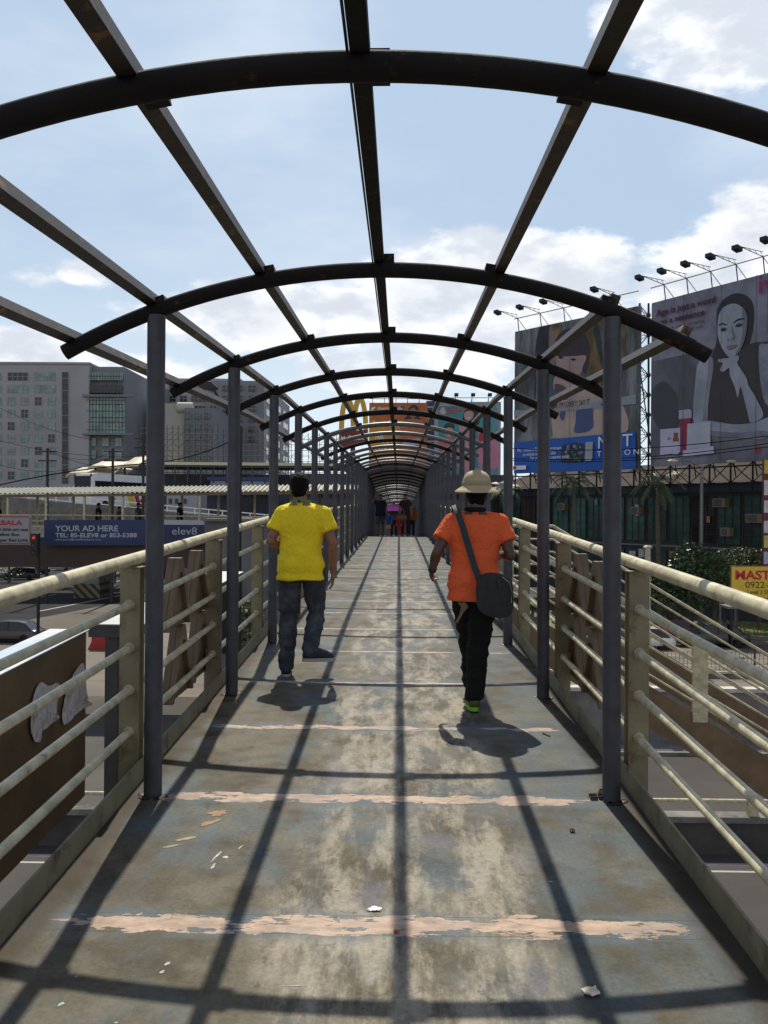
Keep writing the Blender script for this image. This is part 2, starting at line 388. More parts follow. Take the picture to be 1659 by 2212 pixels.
for i, y in enumerate(YN):
    z = zc(y)
    for s in (-1, 1):
        o = bpy.data.objects.new('canopy_post', post0); C.objects.link(o); o.parent = bridge; o.location = (s * 1.19, y, z - .002)
        o.rotation_euler = (0, radians(0 if s < 0 else -.35), 0)
        if y < 20:
            wl = bpy.data.objects.new('weld_bead', weld0); C.objects.link(wl); wl.parent = o; wl.rotation_euler = (0, 0, i + s)
    o = bpy.data.objects.new('roof_arch', arch0 if (i < 7 or i % 3 == 1) else archG); C.objects.link(o); o.parent = bridge; o.location = (0, y - (.05 if i == 2 else 0), z + rnd.uniform(-.006, .006) + (.012 if i == 2 else 0))
cm = MB(); cm.box(-.035, .035, -.05, .05, -.03, .03)
cleat0 = mkmesh('cleat', cm, RUSTY)
for i, y in enumerate(YN[2:9]):
    for x in (-1.22, -.655, -.035, .595, 1.19):
        if x > 1 and i == 0: continue
        o = bpy.data.objects.new('cleat', cleat0); C.objects.link(o); o.parent = bridge; o.rotation_euler = (0, math.asin(x / RAD), 0); o.location = (x - .045 * (1 if x >= 0 else -1), y + .03, zc(y) + archz(x) + .045)
# purlins lying on the arches
for (x, y0, y1, m_) in [(-.035, -2.5, 84, RUSTY), (-.655, -2.5, 84, ALU), (.595, -2.5, 84, ALU), (-1.22, -2.5, 84, ALU), (1.19, YN[3] + .02, 84, ALU), (-1.64, -2.5, 84, ALU), (1.56, YN[3] + .02, 84, ALU)]:
    tilt = math.asin(x / RAD)
    pts = []
    y = y0
    brk = [y0] + [q for q in (11, 37.3) if y0 < q < y1] + [y1]
    pb = MB(); R = []
    for q in brk:
        c = V((x, q, zc(q) + archz(x) + .041 - .004 + .026)); ax_ = V((cos(tilt), 0, -sin(tilt))); az_ = V((sin(tilt), 0, cos(tilt)))
        R.append([c + ax_ * (a * .026) + az_ * (b * .03) for a, b in ((-1, -1), (1, -1), (1, 1), (-1, 1))])
    pb.rings(R); build('purlin', pb, m_, bridge)
wr = MB(); wr.tube([(-.068, y, zc(y) + TOPZ + .045 - .006 * abs(sin(y * 1.3))) for y in [i * .6 for i in range(-4, 60)]], .0045, 5)
build('cable', wr, BLACK, bridge)
# dark roofing over the covered stretch
ROOF = mat('dark_roof_sheet', (.075, .075, .08), .5, .3, .2)
for a, b in ((17, 22),):
    rm = MB(); R = []
    for q in range(-18, 19):
        x = 1.62 * q / 18
        zz = archz(x) + .115 + (.006 if q % 2 else 0)
        R.append([V((x, YN[a], zc(YN[a]) + zz)), V((x, YN[b], zc(YN[b]) + zz)), V((x, YN[b], zc(YN[b]) + zz + .004)), V((x, YN[a], zc(YN[a]) + zz + .004))])
    rm.rings(R); build('roof_sheet', rm, ROOF, bridge)

# ------------------------------------------------------------------ side railings
def ibeam(y, s):
    """cream I-section rail post on the outside of the toe board"""
    z = zc(y); m = MB(); x0 = s * 1.335; x1 = s * 1.445
    m.box(min(x0, x1), max(x0, x1), y - .052, y - .044, z - .25, z + 1.155)
    m.box(min(x0, x1), max(x0, x1), y + .044, y + .052, z - .25, z + 1.155)
    xm = (x0 + x1) / 2; m.box(xm - .004, xm + .004, y - .044, y + .044, z - .25, z + 1.155)
    m.box(min(x0, x1) - .004, max(x0, x1) + .004, y - .056, y + .056, z + 1.155, z + 1.163)
    return m
HTS = [(1.20, .034), (.955, .0215), (.72, .0215), (.49, .0215), (.26, .0215)]
for s in (-1, 1):
    rl = thing('railing', ('cream pipe railing along the left edge of the footbridge deck' if s < 0 else 'cream pipe railing along the right edge of the footbridge deck'), 'railing', (s * 1.39, 0, 0), 0, 'pipe railings beside the deck')
    for y in YN:
        if y < 12 or True:
            yp = y + .31
            build('rail_post', ibeam(yp, s), POSTC, rl, bevel=.002 if yp < 12 else 0)
    for h, r in HTS:
        b = MB()
        brk = [-3, 0, 3, 6, 9, 11, 14, 20, 28, 37.3, 50, 60, 75, 84]
        if s > 0: pass
        b.tube([(s * 1.39, y, zc(y) + h) for y in brk], r, 14)
        for y in YN:
            if h < 1.1 and y < 14:
                for e in (-1, 1): b.tube([(s * 1.39, y + .31 + e * .052, zc(y + .31) + h), (s * 1.39, y + .31 + e * .066, zc(y + .31) + h)], .030, 12)
        build('top_rail' if h > 1.1 else 'rail_pipe', b, CREAM, rl, True)
    # two rows of framed wedge plates in the bay beyond the first canopy post
    yb = YN[3] + 1.40
    for lev in (0, 1):
        for q in (0, 1):
            yc = yb + .38 + q * .70 - lev * .10; zz = zc(yc) + .12 + lev * .50; Hh = .50 - lev * .02; bw0, tw0 = .335, .05
            P4 = [(-bw0, 0), (-tw0, Hh), (tw0, Hh), (bw0, 0)]
            I4 = [(-bw0 + .05, 0), (-tw0 + .018, Hh - .10), (tw0 - .018, Hh - .10), (bw0 - .05, 0)]
            m = MB()
            for k in range(3):
                m.prism([V((s * 1.425, yc + a, zz + b)) for a, b in (P4[k], P4[k + 1], I4[k + 1], I4[k])], (s * .085, 0, 0))
            build('wedge_frame', m, TAN, rl)
            bk = MB(); bk.prism([V((s * 1.46, yc + a, zz + b)) for a, b in P4], (s * .006, 0, 0)); build('wedge_plate', bk, BROWN, rl)

# ------------------------------------------------------------------ ground and roads
gm = MB(); gm.add([(-1500, -300, GZ), (1500, -300, GZ), (1500, 3000, GZ), (-1500, 3000, GZ)], [(0, 1, 2, 3)])
struct('ground', gm, mat('dusty_concrete_ground', (.125, .11, .09), .9, 0, .2, .08, .2, 3, col2=(.07, .065, .058), c2=(.45, .65), c2scale=.05, coords='Object', spec=.08))
ASPH = mat('dark_asphalt', (.018, .018, .02), .85, 0, .3, .3, .2, 5, spec=.12)
ROADC = mat('pale_road_concrete', (.075, .067, .062), .85, 0, .2, .15, .2, 5, col2=(.07, .064, .06), c2=(.45, .65), c2scale=.1, coords='Object', spec=.08)
def sheet(pts, dz): return MB().poly([V((p.x, p.y, GZ + dz)) for p in pts])
struct('avenue', MB().poly([V(p) for p in [(-60, 12, GZ + .004), (90, 12, GZ + .004), (90, 36.5, GZ + .004), (-60, 36.5, GZ + .004)]]), ROADC)
struct('side_road', MB().poly([V(p) for p in [(-30, 47, GZ + .004), (110, 47, GZ + .004), (110, 71.5, GZ + .004), (-30, 71.5, GZ + .004)]]), mat('pale_side_road', (.17, .15, .125), .85, 0, .15, .15, .2, 5, coords='Object', spec=.08))  # pale concrete of the side road
struct('left_road', sheet([G(-500, 1460), G(82, 1335), G(267, 1300), G(700, 1216), G(640, 1190), G(140, 1221), G(100, 1240), G(-500, 1270)], .008), ASPH)
def gline(u0, v0, u1, v1, wd, name='lane_line', dz=.013):
    a, b = G(u0, v0), G(u1, v1); t = (b - a).normalized(); x = V((t.y, -t.x, 0)) * wd / 2
    return sheet([a - x, a + x, b + x, b - x], dz)
LINE = mat('road_line_paint', (.33, .32, .29), .7, 0, .2, 1)
ml = MB()
for a in [(-300, 1352, 122, 1284), (140, 1277, 160, 1273), (218, 1262, 268, 1253), (82, 1321, 267, 1285), (218, 1243, 232, 1240), (249, 1239, 258, 1237), (320, 1262, 560, 1222)]:
    q = gline(*a, .28); ml.add(q.v, q.f)
struct('lane_markings', ml, LINE)
ml = MB()
for (y, x0, x1, w_) in [(25.2, -50, 90, .16), (24.7, -50, 90, .12), (58.5, 5, 110, .15), (49.2, 5, 110, .12)]:
    ml.add([(x0, y, GZ + .010), (x1, y, GZ + .010), (x1, y + w_, GZ + .010), (x0, y + w_, GZ + .010)], [(0, 1, 2, 3)])
for k in range(12):
    ml.add([(8 + k * 7, 62.5, GZ + .010), (11 + k * 7, 62.5, GZ + .010), (11 + k * 7, 62.65, GZ + .010), (8 + k * 7, 62.65, GZ + .010)], [(0, 1, 2, 3)])
struct('road_lines', ml, LINE)
kb = MB(); kb.box(4, 110, 71.5, 72.0, GZ, GZ + .15); struct('kerb', kb, CONC)
gs = MB(); gs.box(4, 110, 72.0, 82, GZ, GZ + .12); struct('verge', gs, mat('dry_grass_soil', (.14, .15, .055), .95, 0, .4, .8, .5, 10, coords='Object'))
gr = MB()
for _ in range(7000):
    p = V((rnd.uniform(14, 45), rnd.uniform(72.2, 80), GZ + .12)); h = rnd.uniform(.12, .35); a = rnd.uniform(0, 6.3)
    gr.add([p, p + V((cos(a) * .06, sin(a) * .06, 0)), p + V((rnd.uniform(-.1, .1), rnd.uniform(-.1, .1), h))], [(0, 1, 2)])
tag(build('grass', gr, mat('grass_blade', (.16, .20, .05), .8, 0, .4, 2)), 'short green grass growing on the verge beyond the road', 'grass', kind='stuff')

# concrete barrier with rail (near) and retaining wall (far)
bar = thing('concrete_barrier', 'low concrete road barrier with white top and steel handrail below the stair', 'barrier', (20, 26.2, GZ))
b = MB(); b.box(-50, 90, 26.0, 26.5, GZ, GZ + .86); build('barrier_wall', b, DARKCONC, bar)
b = MB(); b.box(-50, 90, 25.92, 26.58, GZ + .86, GZ + .98); build('coping', b, CONC, bar)
b = MB(); b.tube([(-50, 26.25, GZ + 1.36), (90, 26.25, GZ + 1.36)], .055, 10); build('handrail', b, CREAM, bar, True)
for k in range(18):
    b = MB(); x = 6.6 + k * 2.9; b.box(x, x + .28, 26.15, 26.35, GZ + .98, GZ + 1.33); build('rail_stub', b, CREAM, bar)
wl = thing('retaining_wall', 'stained concrete wall with steel guardrail beyond the shaded underpass', 'wall', (30, 38.7, GZ))
b = MB(); b.box(4.5, 90, 38.5, 38.9, GZ, GZ + 2.05); build('wall_body', b, CONC, wl)
b = MB(); b.box(4.5, 90, 38.42, 38.98, GZ + 2.05, GZ + 2.2); build('coping', b, mat('pale_coping', (.5, .48, .44), .8, 0, .15), wl)
b = MB(); b.tube([(4.5, 38.7, GZ + 2.8), (90, 38.7, GZ + 2.8)], .05, 8); build('handrail', b, CREAM, wl, True)
for k in range(14):
    b = MB(); x = 6.2 + k * 4.2; b.box(x, x + .35, 38.6, 38.8, GZ + 2.2, GZ + 2.78); build('rail_stub', b, CONC, wl)
ug = MB(); ug.box(4.5, 90, 36.5, 38.5, GZ, GZ + .14); struct('sidewalk', ug, CONC)
# median mesh fence
fn = thing('mesh_fence', 'dark welded mesh fence on the road median in front of the parked cars', 'fence', (30, 54, GZ))
b = MB(); b.box(5, 90, 53.9, 54.2, GZ, GZ + .3); build('kerb_base', b, CONC, fn)
b = MB()
for k in range(210):
    x = 6 + k * .22
    if x < 44: b.tube([(x, 54, GZ + .3), (x, 54, GZ + 1.5)], .012, 3)
for z in (.5, .8, 1.1, 1.45): b.tube([(6, 54, GZ + z), (50, 54, GZ + z)], .012, 3)
build('mesh_panel', b, DGREY, fn)
for k in range(14):
    b = MB(); b.tube([(6.3 + k * 2.7, 54, GZ), (6.3 + k * 2.7, 54, GZ + 1.75)], .045, 6); build('fence_post', b, DGREY, fn)

# ------------------------------------------------------------------ side stair on the right
stt = thing('side_stair', 'cream railed staircase dropping from the right side of the bridge with brown stringers', 'staircase', (3, 15, 0))
def stair_side(Yp, x0, top=False):
    z0 = zc(Yp); sl = .592; x1 = 12.5
    m = MB(); m.prism([V((x0, Yp, z0 - .0)), V((x1, Yp, z0 - (x1 - x0) * sl)), V((x1, Yp, z0 - .62 - (x1 - x0) * sl)), V((x0, Yp, z0 - .62))], (0, .05, 0)); build('stringer', m, BROWN, stt)
    for h, r in ((.98, .028), (.76, .018), (.55, .018), (.34, .018), (.14, .018)):
        m = MB(); m.tube([(1.45, Yp, z0 + h + .02), (x0, Yp, z0 + h + .02), (x1, Yp, z0 + h + .02 - (x1 - x0) * sl)], r, 8); build('stair_rail', m, CREAM, stt, True)
    for k in range(5 if Yp < 15 else 0):
        x = x0 + .05 + k * 2.85 - .12; zz = z0 - (x - x0) * sl
        m = MB(); m.box(x, x + .22, Yp - .03, Yp + .03, zz - .15, zz + .97); build('stair_post', m, CREAM, stt)
stair_side(14.3, 1.62); stair_side(16.3, 2.66)
m = MB(); m.box(1.33, 2.66, 14.36, 16.3, zc(15) - .2, zc(15) - .01); build('landing', m, DARKCONC, stt)
for k in range(28):
    m = MB(); x = 1.75 + k * .3; z = zc(15) - .42 - k * .1776
    m.box(x, x + .31, 14.36, 16.28, z - .05, z); build('step', m, DARKCONC, stt)
m = MB(); m.box(9.2, 9.7, 15, 15.5, GZ, zc(15) - 5.2); build('support_column', m, CONC, stt)

# ------------------------------------------------------------------ left side: girder box with torn posters, steel frame
gbx = thing('box_girder', 'brown steel box girder with pale top running outside the left railing', 'girder', (-2.1, 3, -.4))
def gtop(y): return .84 - .041 * (6.46 - y)
m = MB(); R = []
for y in (-2, 6.46): R.append([V((-2.23, y, gtop(y) - 1.1)), V((-2.0, y, gtop(y) - 1.1)), V((-2.0, y, gtop(y))), V((-2.23, y, gtop(y)))])
m.rings(R); build('girder_body', m, BROWN, gbx, bevel=.004)
m = MB(); R = []
for y in (-2, 6.48): R.append([V((-2.25, y, gtop(y) + .003)), V((-1.985, y, gtop(y) + .003)), V((-1.985, y, gtop(y) + .009)), V((-2.25, y, gtop(y) + .009))])
m.rings(R); build('top_sheet', m, mat('sky_lit_flashing', (.62, .62, .60), .4, .0, .2, 1.2, .15, 12, col2=(.38, .46, .55), c2=(.5, .6), c2scale=1.2), gbx)  # lit top and sky reflection put into the pale bluish colour
def poster(pts, label, seed):
    """flat torn sheet pasted on the girder side, outline irregular, edges slightly lifted"""
    rg = random.Random(seed); L = []
    for x, y in smooth([((0 + x / 2.074) / 1.4756, (1800 + y / 2.074) / 1.4756) for x, y in pts], 3):
        d = P(x, y, 1) - CAM; p = CAM + d * ((-1.990 - CAM.x) / d.x); L.append(p + V((rg.uniform(0, .006), rg.uniform(-.004, .004), rg.uniform(-.005, .005))))
    c = sum(L, V()) / len(L); c.x = -1.992; m = MB(); n_ = len(L)
    m.add([c] + L, [(0, 1 + i, 1 + (i + 1) % n_) for i in range(n_)])
    o = build('torn_poster', m, mat('wet_torn_paper', (.66, .60, .56), .9, 0, .25, 14, .5, 60, col2=(.44, .34, .27), c2=(.52, .66), c2scale=9), None)
    sm = o.modifiers.new('thick', 'SOLIDIFY'); sm.thickness = .002; tag(o, label, 'poster', 'torn posters on the girder')
poster([(275, 780), (322, 800), (385, 785), (378, 900), (372, 990), (385, 1010), (300, 1080), (262, 1110), (270, 1160), (225, 1170), (198, 1070), (205, 940), (235, 820)], 'torn paper poster on brown girder, the one nearer the camera with a ragged tail', 1)
poster([(428, 805), (470, 745), (520, 665), (552, 660), (558, 740), (575, 870), (605, 930), (555, 945), (490, 1000), (418, 1062), (410, 960), (430, 860)], 'torn paper poster on brown girder, nearer to the end of the girder', 2)
fr = thing('steel_frame', 'dark grey steel column carrying a short box beam with pale sheet top left of railing', 'steel frame', (-3.0, 8, -3))
a = P(232, 1372, 8.2); b_ = P(260, 1372, 8.2)
m = MB(); m.box(a.x, b_.x, 8.1, 8.22, -6.8, a.z); build('column', m, DGREY, fr)
m = MB(); m.box(b_.x, b_.x + .10, 8.11, 8.3, -6.8, a.z); build('side_plate', m, TAN, fr)
t0 = P(200, 1347, 8.2); t1 = P(283, 1347, 8.2)
m = MB(); m.prism([V((t0.x, 8.05, t0.z - .1)), V((t1.x + .12, 8.05, t0.z - .1)), V((t1.x + .12, 8.05, t0.z)), V((t0.x, 8.05, t0.z))], (.0, 5.2, .12)); build('box_beam', m, DGREY, fr)
m = MB(); m.prism([V((t0.x - .02, 8.03, t0.z + .004)), V((t1.x + .14, 8.03, t0.z + .004)), V((t1.x + .14, 8.03, t0.z + .012)), V((t0.x - .02, 8.03, t0.z + .012))], (.0, 5.22, .12)); build('top_sheet', m, MAT['sky_lit_flashing'], fr)
m = MB(); m.box(-2.9, -1.36, -2, 10, -1.6, -1.35); tag(build('lower_platform', m, DARKCONC), 'dark concrete ledge below the left side of the footbridge', 'ledge')
rb = MB(); q = G(222, 1404)
rb.prism([q + V((-1, 0, 0)), q + V((1, 0, 0)), q + V((.75, 0, .5)), q + V((.7, 0, 1.25)), q + V((-.7, 0, 1.25)), q + V((-.75, 0, .5))], (0, .5, 0))
tag(build('road_barrier', rb, REDP), 'red plastic road barrier standing behind the grey steel column', 'barrier')

# ------------------------------------------------------------------ text helper
def text(parent, name, s, org, ax, up, h, m_, align='LEFT', sx=1.0, ext=.004, bold=0.0, shear=0.0):
    cu = bpy.data.curves.new('t', 'FONT'); cu.body = s; cu.size = h / .72; cu.align_x = align; cu.extrude = ext; cu.offset = bold; cu.shear = shear
    cu.resolution_u = 3
    to = bpy.data.objects.new('t', cu); C.objects.link(to); bpy.context.view_layer.update()
    me = bpy.data.meshes.new_from_object(to.evaluated_get(bpy.context.evaluated_depsgraph_get())); C.objects.unlink(to); bpy.data.objects.remove(to)
    ax = V(ax).normalized(); up = V(up).normalized(); nn = ax.cross(up)
    M = Matrix(((ax.x * sx, up.x, nn.x, org[0]), (ax.y * sx, up.y, nn.y, org[1]), (ax.z * sx, up.z, nn.z, org[2]), (0, 0, 0, 1)))
    M = world_of(parent).inverted() @ M
    me.transform(M); me.materials.clear(); me.materials.append(m_)
    o = bpy.data.objects.new(name, me); C.objects.link(o); o.parent = parent; return o
class Board:
    """a flat printed board: origin bottom-left, A along it (to the right as seen), front faces A x Z"""
    def __init__(s, th, p0, A, W, H, base, frame=DGREY, thick=.35):
        s.t = th; s.p = V(p0); s.A = V(A).normalized(); s.N = s.A.cross(UP).normalized(); s.W = W; s.H = H; s.k = 0
        m = MB(); m.obox(s.p, s.A * W, -s.N * thick, UP * H); s.panel = build('board', m, base, th)
        
    def ab(s, u, v):
        d = P(u, v, 1) - CAM; t = (s.p - CAM).dot(s.N) / d.dot(s.N); q = CAM + d * t - s.p
        return (q.dot(s.A), q.z)
    def to3(s, a, b, off): return s.p + s.A * a + UP * b + s.N * off
    def poly(s, name, pts, m_, sm=True, conv=None, clip=True):
        if conv: pts = [s.ab(*conv(*p)) for p in pts]
        if sm: pts = smooth(pts)
        if clip: pts = [(min(max(a, 0), s.W), min(max(b, 0), s.H)) for a, b in pts]
        s.k += 1
        mb = MB().poly([s.to3(a, b, .006 * s.k) for a, b in pts]); return build(name, mb, m_, s.t)
    def txt(s, str_, a, b, h, m_, sx=1, align='LEFT', bold=0, name='lettering'):
        s.k += 1; return text(s.t, name, str_, s.to3(a, b, .006 * s.k), s.A, UP, h, m_, align, sx, .002, bold)
def crop(sx, sy, sc_): return lambda x, y: ((sx + x / sc_) / 1.4756, (sy + y / sc_) / 1.4756)
cA = crop(2050, 850, 3.402); cB = crop(1620, 980, 3.607); cC = crop(1060, 1240, 2.9625); cD = crop(0, 1480, 3.318); cE = crop(500, 1450, 4.1475)

def pr(name, c, var=.1): return mat('print_' + name, c, .55, 0, var, .6)

def board_lights(b, n_, u0=0, posts=True, arm=2.6, rise=1.3, s0=.06):
    """gooseneck floodlights on a rail above a board"""
    A, Nn, H, W = b.A, b.N, b.H, b.W
    m = MB(); m.tube([b.to3(0, H + rise, .1), b.to3(W, H + rise, .1)], .05, 5); build('light_rail', m, DGREY, b.t)
    for i in range(n_):
        a = W * (s0 + i / n_)
        m = MB()
        m.tube([b.to3(a, H, -.1), b.to3(a, H + rise, .1)], .05, 5)
        m.tube([b.to3(a, H + rise, .1), b.to3(a, H, -1.4)], .04, 4)
        tip = b.to3(a, H + rise + .45, arm)
        m.tube([b.to3(a, H + rise, .1), tip], .035, 4); m.tube([b.to3(a, H + rise + .35, .1), tip], .03, 4)
        for q in range(4):
            f = q / 4; m.tube([b.to3(a, H + rise + .45 * f, .1 + (arm - .1) * f), b.to3(a, H + rise + .35 + .1 * (f + .12), .1 + (arm - .1) * (f + .12))], .02, 3)
        ar = build('lamp_arm', m, DGREY, b.t)
        m = MB(); m.obox(tip - A * .3 + V((0, 0, -.45)), A * .6, Nn * .55 + V((0, 0, .18)), V((0, 0, .3))); build('floodlight', m, BLACK, ar)
# --- right billboard: portrait in greys
th = thing('billboard', 'large grey billboard with black and white portrait of a woman resting chin on hand', 'billboard', P(1405, 1008, 85), 0)
p0 = P(1405, 1008, 85); A2 = (RT * .466 - FW * .885)
bw = 353 * 85 / F
b2 = Board(th, p0, A2, 21, bw, mat('print_grey_backdrop', (.115, .12, .14), .6, 0, .4, .12, col2=(.2, .19, .23), c2=(.45, .7), c2scale=.12))
b2.poly('light_patch', [(90, 400), (500, 300), (1100, 130), (1350, 70), (1350, 800), (1200, 830), (1190, 420), (1000, 300), (800, 450), (790, 880), (90, 1030)], pr('light_grey_area', (.21, .205, .26), .25), conv=cA, sm=False)
b2.poly('dark_patch', [(100, 1350), (250, 1250), (420, 1500), (400, 1700), (250, 1800), (110, 1650)], pr('shadow_grey', (.05, .055, .06)), conv=cA)
b2.poly('dark_patch', [(430, 1150), (600, 1100), (640, 1600), (560, 1850), (430, 1750), (380, 1450)], pr('mid_grey', (.085, .09, .095)), conv=cA)
SK = mat('print_pale_skin', (.29, .31, .37), .6, 0, .22, .35, col2=(.36, .38, .45), c2=(.4, .6), c2scale=.3); SK2 = mat('print_shaded_skin', (.17, .18, .22), .6, 0, .2, .4, col2=(.23, .245, .29), c2=(.4, .6), c2scale=.35); HR = pr('dark_hair', (.022, .02, .024)); DR = pr('dark_dress', (.045, .035, .034)); LT = pr('light_violet', (.5, .47, .62))
b2.poly('hair', [(1000, 290), (870, 360), (805, 480), (800, 600), (812, 650), (850, 640), (950, 700), (1060, 900), (1120, 900), (1150, 850), (1200, 650), (1200, 430), (1130, 320)], HR, conv=cA)
b2.poly('hair_fall', [(822, 735), (860, 860), (930, 960), (960, 1060), (860, 1090), (770, 1050), (755, 960), (790, 850)], pr('dark_brown_hair', (.03, .026, .028)), conv=cA)
b2.poly('dress', [(760, 1030), (900, 1060), (1120, 860), (1290, 820), (1400, 900), (1440, 1700), (1150, 1700), (980, 1710), (690, 1670), (740, 1300)], DR, conv=cA)
b2.poly('arm', [(1260, 870), (1330, 840), (1460, 870), (1480, 1250), (1460, 1500), (1330, 1480), (1270, 1200)], SK2, conv=cA)
b2.poly('arm', [(650, 985), (750, 990), (765, 1100), (740, 1260), (710, 1480), (690, 1680), (560, 1710), (548, 1500), (570, 1250), (590, 1080)], SK, conv=cA)
b2.poly('arm_shade', [(715, 1000), (760, 1000), (765, 1100), (735, 1300), (700, 1500), (690, 1680), (650, 1690), (665, 1450), (700, 1200)], SK2, conv=cA)
b2.poly('forearm', [(560, 1690), (700, 1670), (850, 1690), (1000, 1710), (1200, 1690), (1420, 1620), (1440, 1700), (1330, 1860), (1100, 1855), (800, 1830), (600, 1830)], SK, conv=cA)
b2.poly('forearm_shade', [(740, 1780), (1000, 1800), (1330, 1780), (1330, 1855), (1100, 1850), (760, 1840)], SK2, conv=cA)
b2.poly('face', [(985, 400), (880, 440), (830, 520), (815, 640), (825, 780), (860, 880), (920, 965), (970, 985), (1050, 920), (1100, 800), (1130, 650), (1135, 530), (1080, 440)], SK, conv=cA)
b2.poly('face_shade', [(1090, 450), (1135, 530), (1132, 660), (1105, 800), (1060, 900), (1000, 975), (1050, 860), (1080, 740), (1085, 600)], SK2, conv=cA)
b2.poly('hand', [(820, 1010), (860, 1000), (960, 985), (1040, 960), (1045, 1010), (1030, 1050), (1080, 1130), (1130, 1210), (1150, 1290), (1215, 1390), (1260, 1480), (1300, 1560), (1300, 1640), (1170, 1690), (1140, 1600), (1110, 1480), (1065, 1300), (1035, 1420), (1000, 1300), (950, 1180), (940, 1100), (880, 1140), (840, 1120), (870, 1050), (830, 1035)], SK, conv=cA)
b2.poly('dress_fold', [(1065, 1300), (1095, 1400), (1165, 1690), (1040, 1700), (1030, 1450)], DR, conv=cA, sm=False)
for pts, m_ in [([(832, 630), (870, 612), (915, 628), (915, 640), (870, 628), (835, 645)], HR), ([(990, 605), (1040, 565), (1100, 560), (1100, 572), (1045, 585), (995, 615)], HR),
                ([(850, 685), (880, 662), (915, 675), (900, 700), (865, 702)], HR), ([(1005, 650), (1040, 618), (1085, 620), (1075, 645), (1040, 655)], HR),
                ([(975, 640), (985, 700), (1005, 760), (1000, 785), (965, 795), (985, 760), (972, 700)], SK2), ([(915, 870), (960, 855), (1030, 845), (1010, 880), (955, 900), (925, 890)], pr('lip_grey', (.17, .15, .19))), ([(925, 795), (940, 790), (935, 806)], HR)]:
    b2.poly('facial_feature', pts, m_, conv=cA)
b2.poly('product_box', [(198, 1765), (415, 1748), (415, 2015), (198, 2045)], LT, sm=False, conv=cA)
b2.poly('glass', [(400, 1560), (520, 1545), (540, 1560), (540, 1640), (400, 1655)], pr('grey_glass', (.36, .36, .45)), sm=False, conv=cA)
b2.poly('glass', [(410, 1655), (530, 1640), (530, 1700), (495, 1705), (480, 1985), (440, 1990), (410, 2030), (430, 1900)], pr('wine_red', (.28, .015, .06)), sm=False, conv=cA)
b2.poly('product_box', [(495, 1705), (745, 1680), (742, 1950), (485, 1985)], pr('pale_box', (.42, .45, .52)), sm=False, conv=cA)
b2.poly('product_box', [(440, 1995), (780, 1945), (785, 2030), (438, 2070)], LT, sm=False, conv=cA)
b2.poly('bottle', [(345, 1805), (392, 1800), (392, 1850), (402, 1870), (402, 1900), (340, 1905), (338, 1870), (348, 1850)], pr('amber', (.30, .07, .02)), sm=False, conv=cA)
b2.poly('bottle', [(335, 1900), (402, 1895), (400, 2040), (333, 2045)], LT, sm=False, conv=cA)
WN = pr('maroon_text', (.09, .004, .03)); 
for s_, x, y, hh in (('Age is just a word', 160, 540, 66), ('not a sentence', 160, 640, 58), ('Fight the signs of aging', 160, 712, 30), ('from within. Drink.', 160, 770, 36), ('with collagen', 160, 825, 30)):
    a0, b0 = b2.ab(*cA(x, y)); 
    hgt = hh / 3.402 / 1.4756 * 84 / F
    wid = {'Age is just a word': 640, 'not a sentence': 525, 'Fight the signs of aging': 520, 'from within. Drink.': 520, 'with collagen': 250}[s_]
    a1, _ = b2.ab(*cA(x + wid, y - wid * .27))
    o = b2.txt(s_, a0, b0, hgt, WN, 1, bold=.022 if hh > 50 else 0)
    bw_ = max(v_.co.x * 0 + (world_of(th) @ v_.co - b2.p).dot(b2.A) for v_ in o.data.vertices) - a0
    k_ = (a1 - a0) / max(bw_, .1)
    for v_ in o.data.vertices:
        q = world_of(th) @ v_.co; t_ = (q - b2.p).dot(b2.A) - a0; v_.co = world_of(th).inverted() @ (q + b2.A * t_ * (k_ - 1))
a0, b0 = b2.ab(*cA(1262, 300)); b2.txt('ivi', a0, b0, 1.5, pr('magenta_text', (.30, .01, .12)), 1.2, bold=.02)
a0, b0 = b2.ab(*cA(280, 1880)); b2.txt('ivi', a0, b0, .3, BLACK)
a0, b0 = b2.ab(*cA(1240, 2020)); b2.poly('red_mark', [(a0, b0), (a0 + .35, b0), (a0 + .35, b0 + .5), (a0, b0 + .5)], REDP, sm=False)
for xx in (4.0, 8.1, 11.6, 15.5): b2.k += 1; build('panel_seam', MB().obox(b2.to3(xx, 0, .006 * b2.k), b2.A * .035, b2.N * .006, UP * b2.H), BLACK, th)
board_lights(b2, 8, s0=.075)
m = MB()
for k in range(10):
    a = k * 2.2; m.tube([b2.to3(a, 0, -.2), b2.to3(a, -2.3, -.2)], .08, 4); m.tube([b2.to3(a, 0, -.2), b2.to3(a + 2.2, -1.6, -.2)], .05, 4); m.tube([b2.to3(a + 2.2, 0, -.2), b2.to3(a, -1.6, -.2)], .05, 4)
    m.tube([b2.to3(a, -1.0, -3.2), b2.to3(a, bw * .8, -.4)], .07, 4)
m.tube([b2.to3(-.5, -.35, .6), b2.to3(21, -.35, .6)], .06, 4); m.tube([b2.to3(-.5, -1.6, -.2), b2.to3(21, -1.6, -.2)], .06, 4)
build('support_frame', m, RUSTY, th)
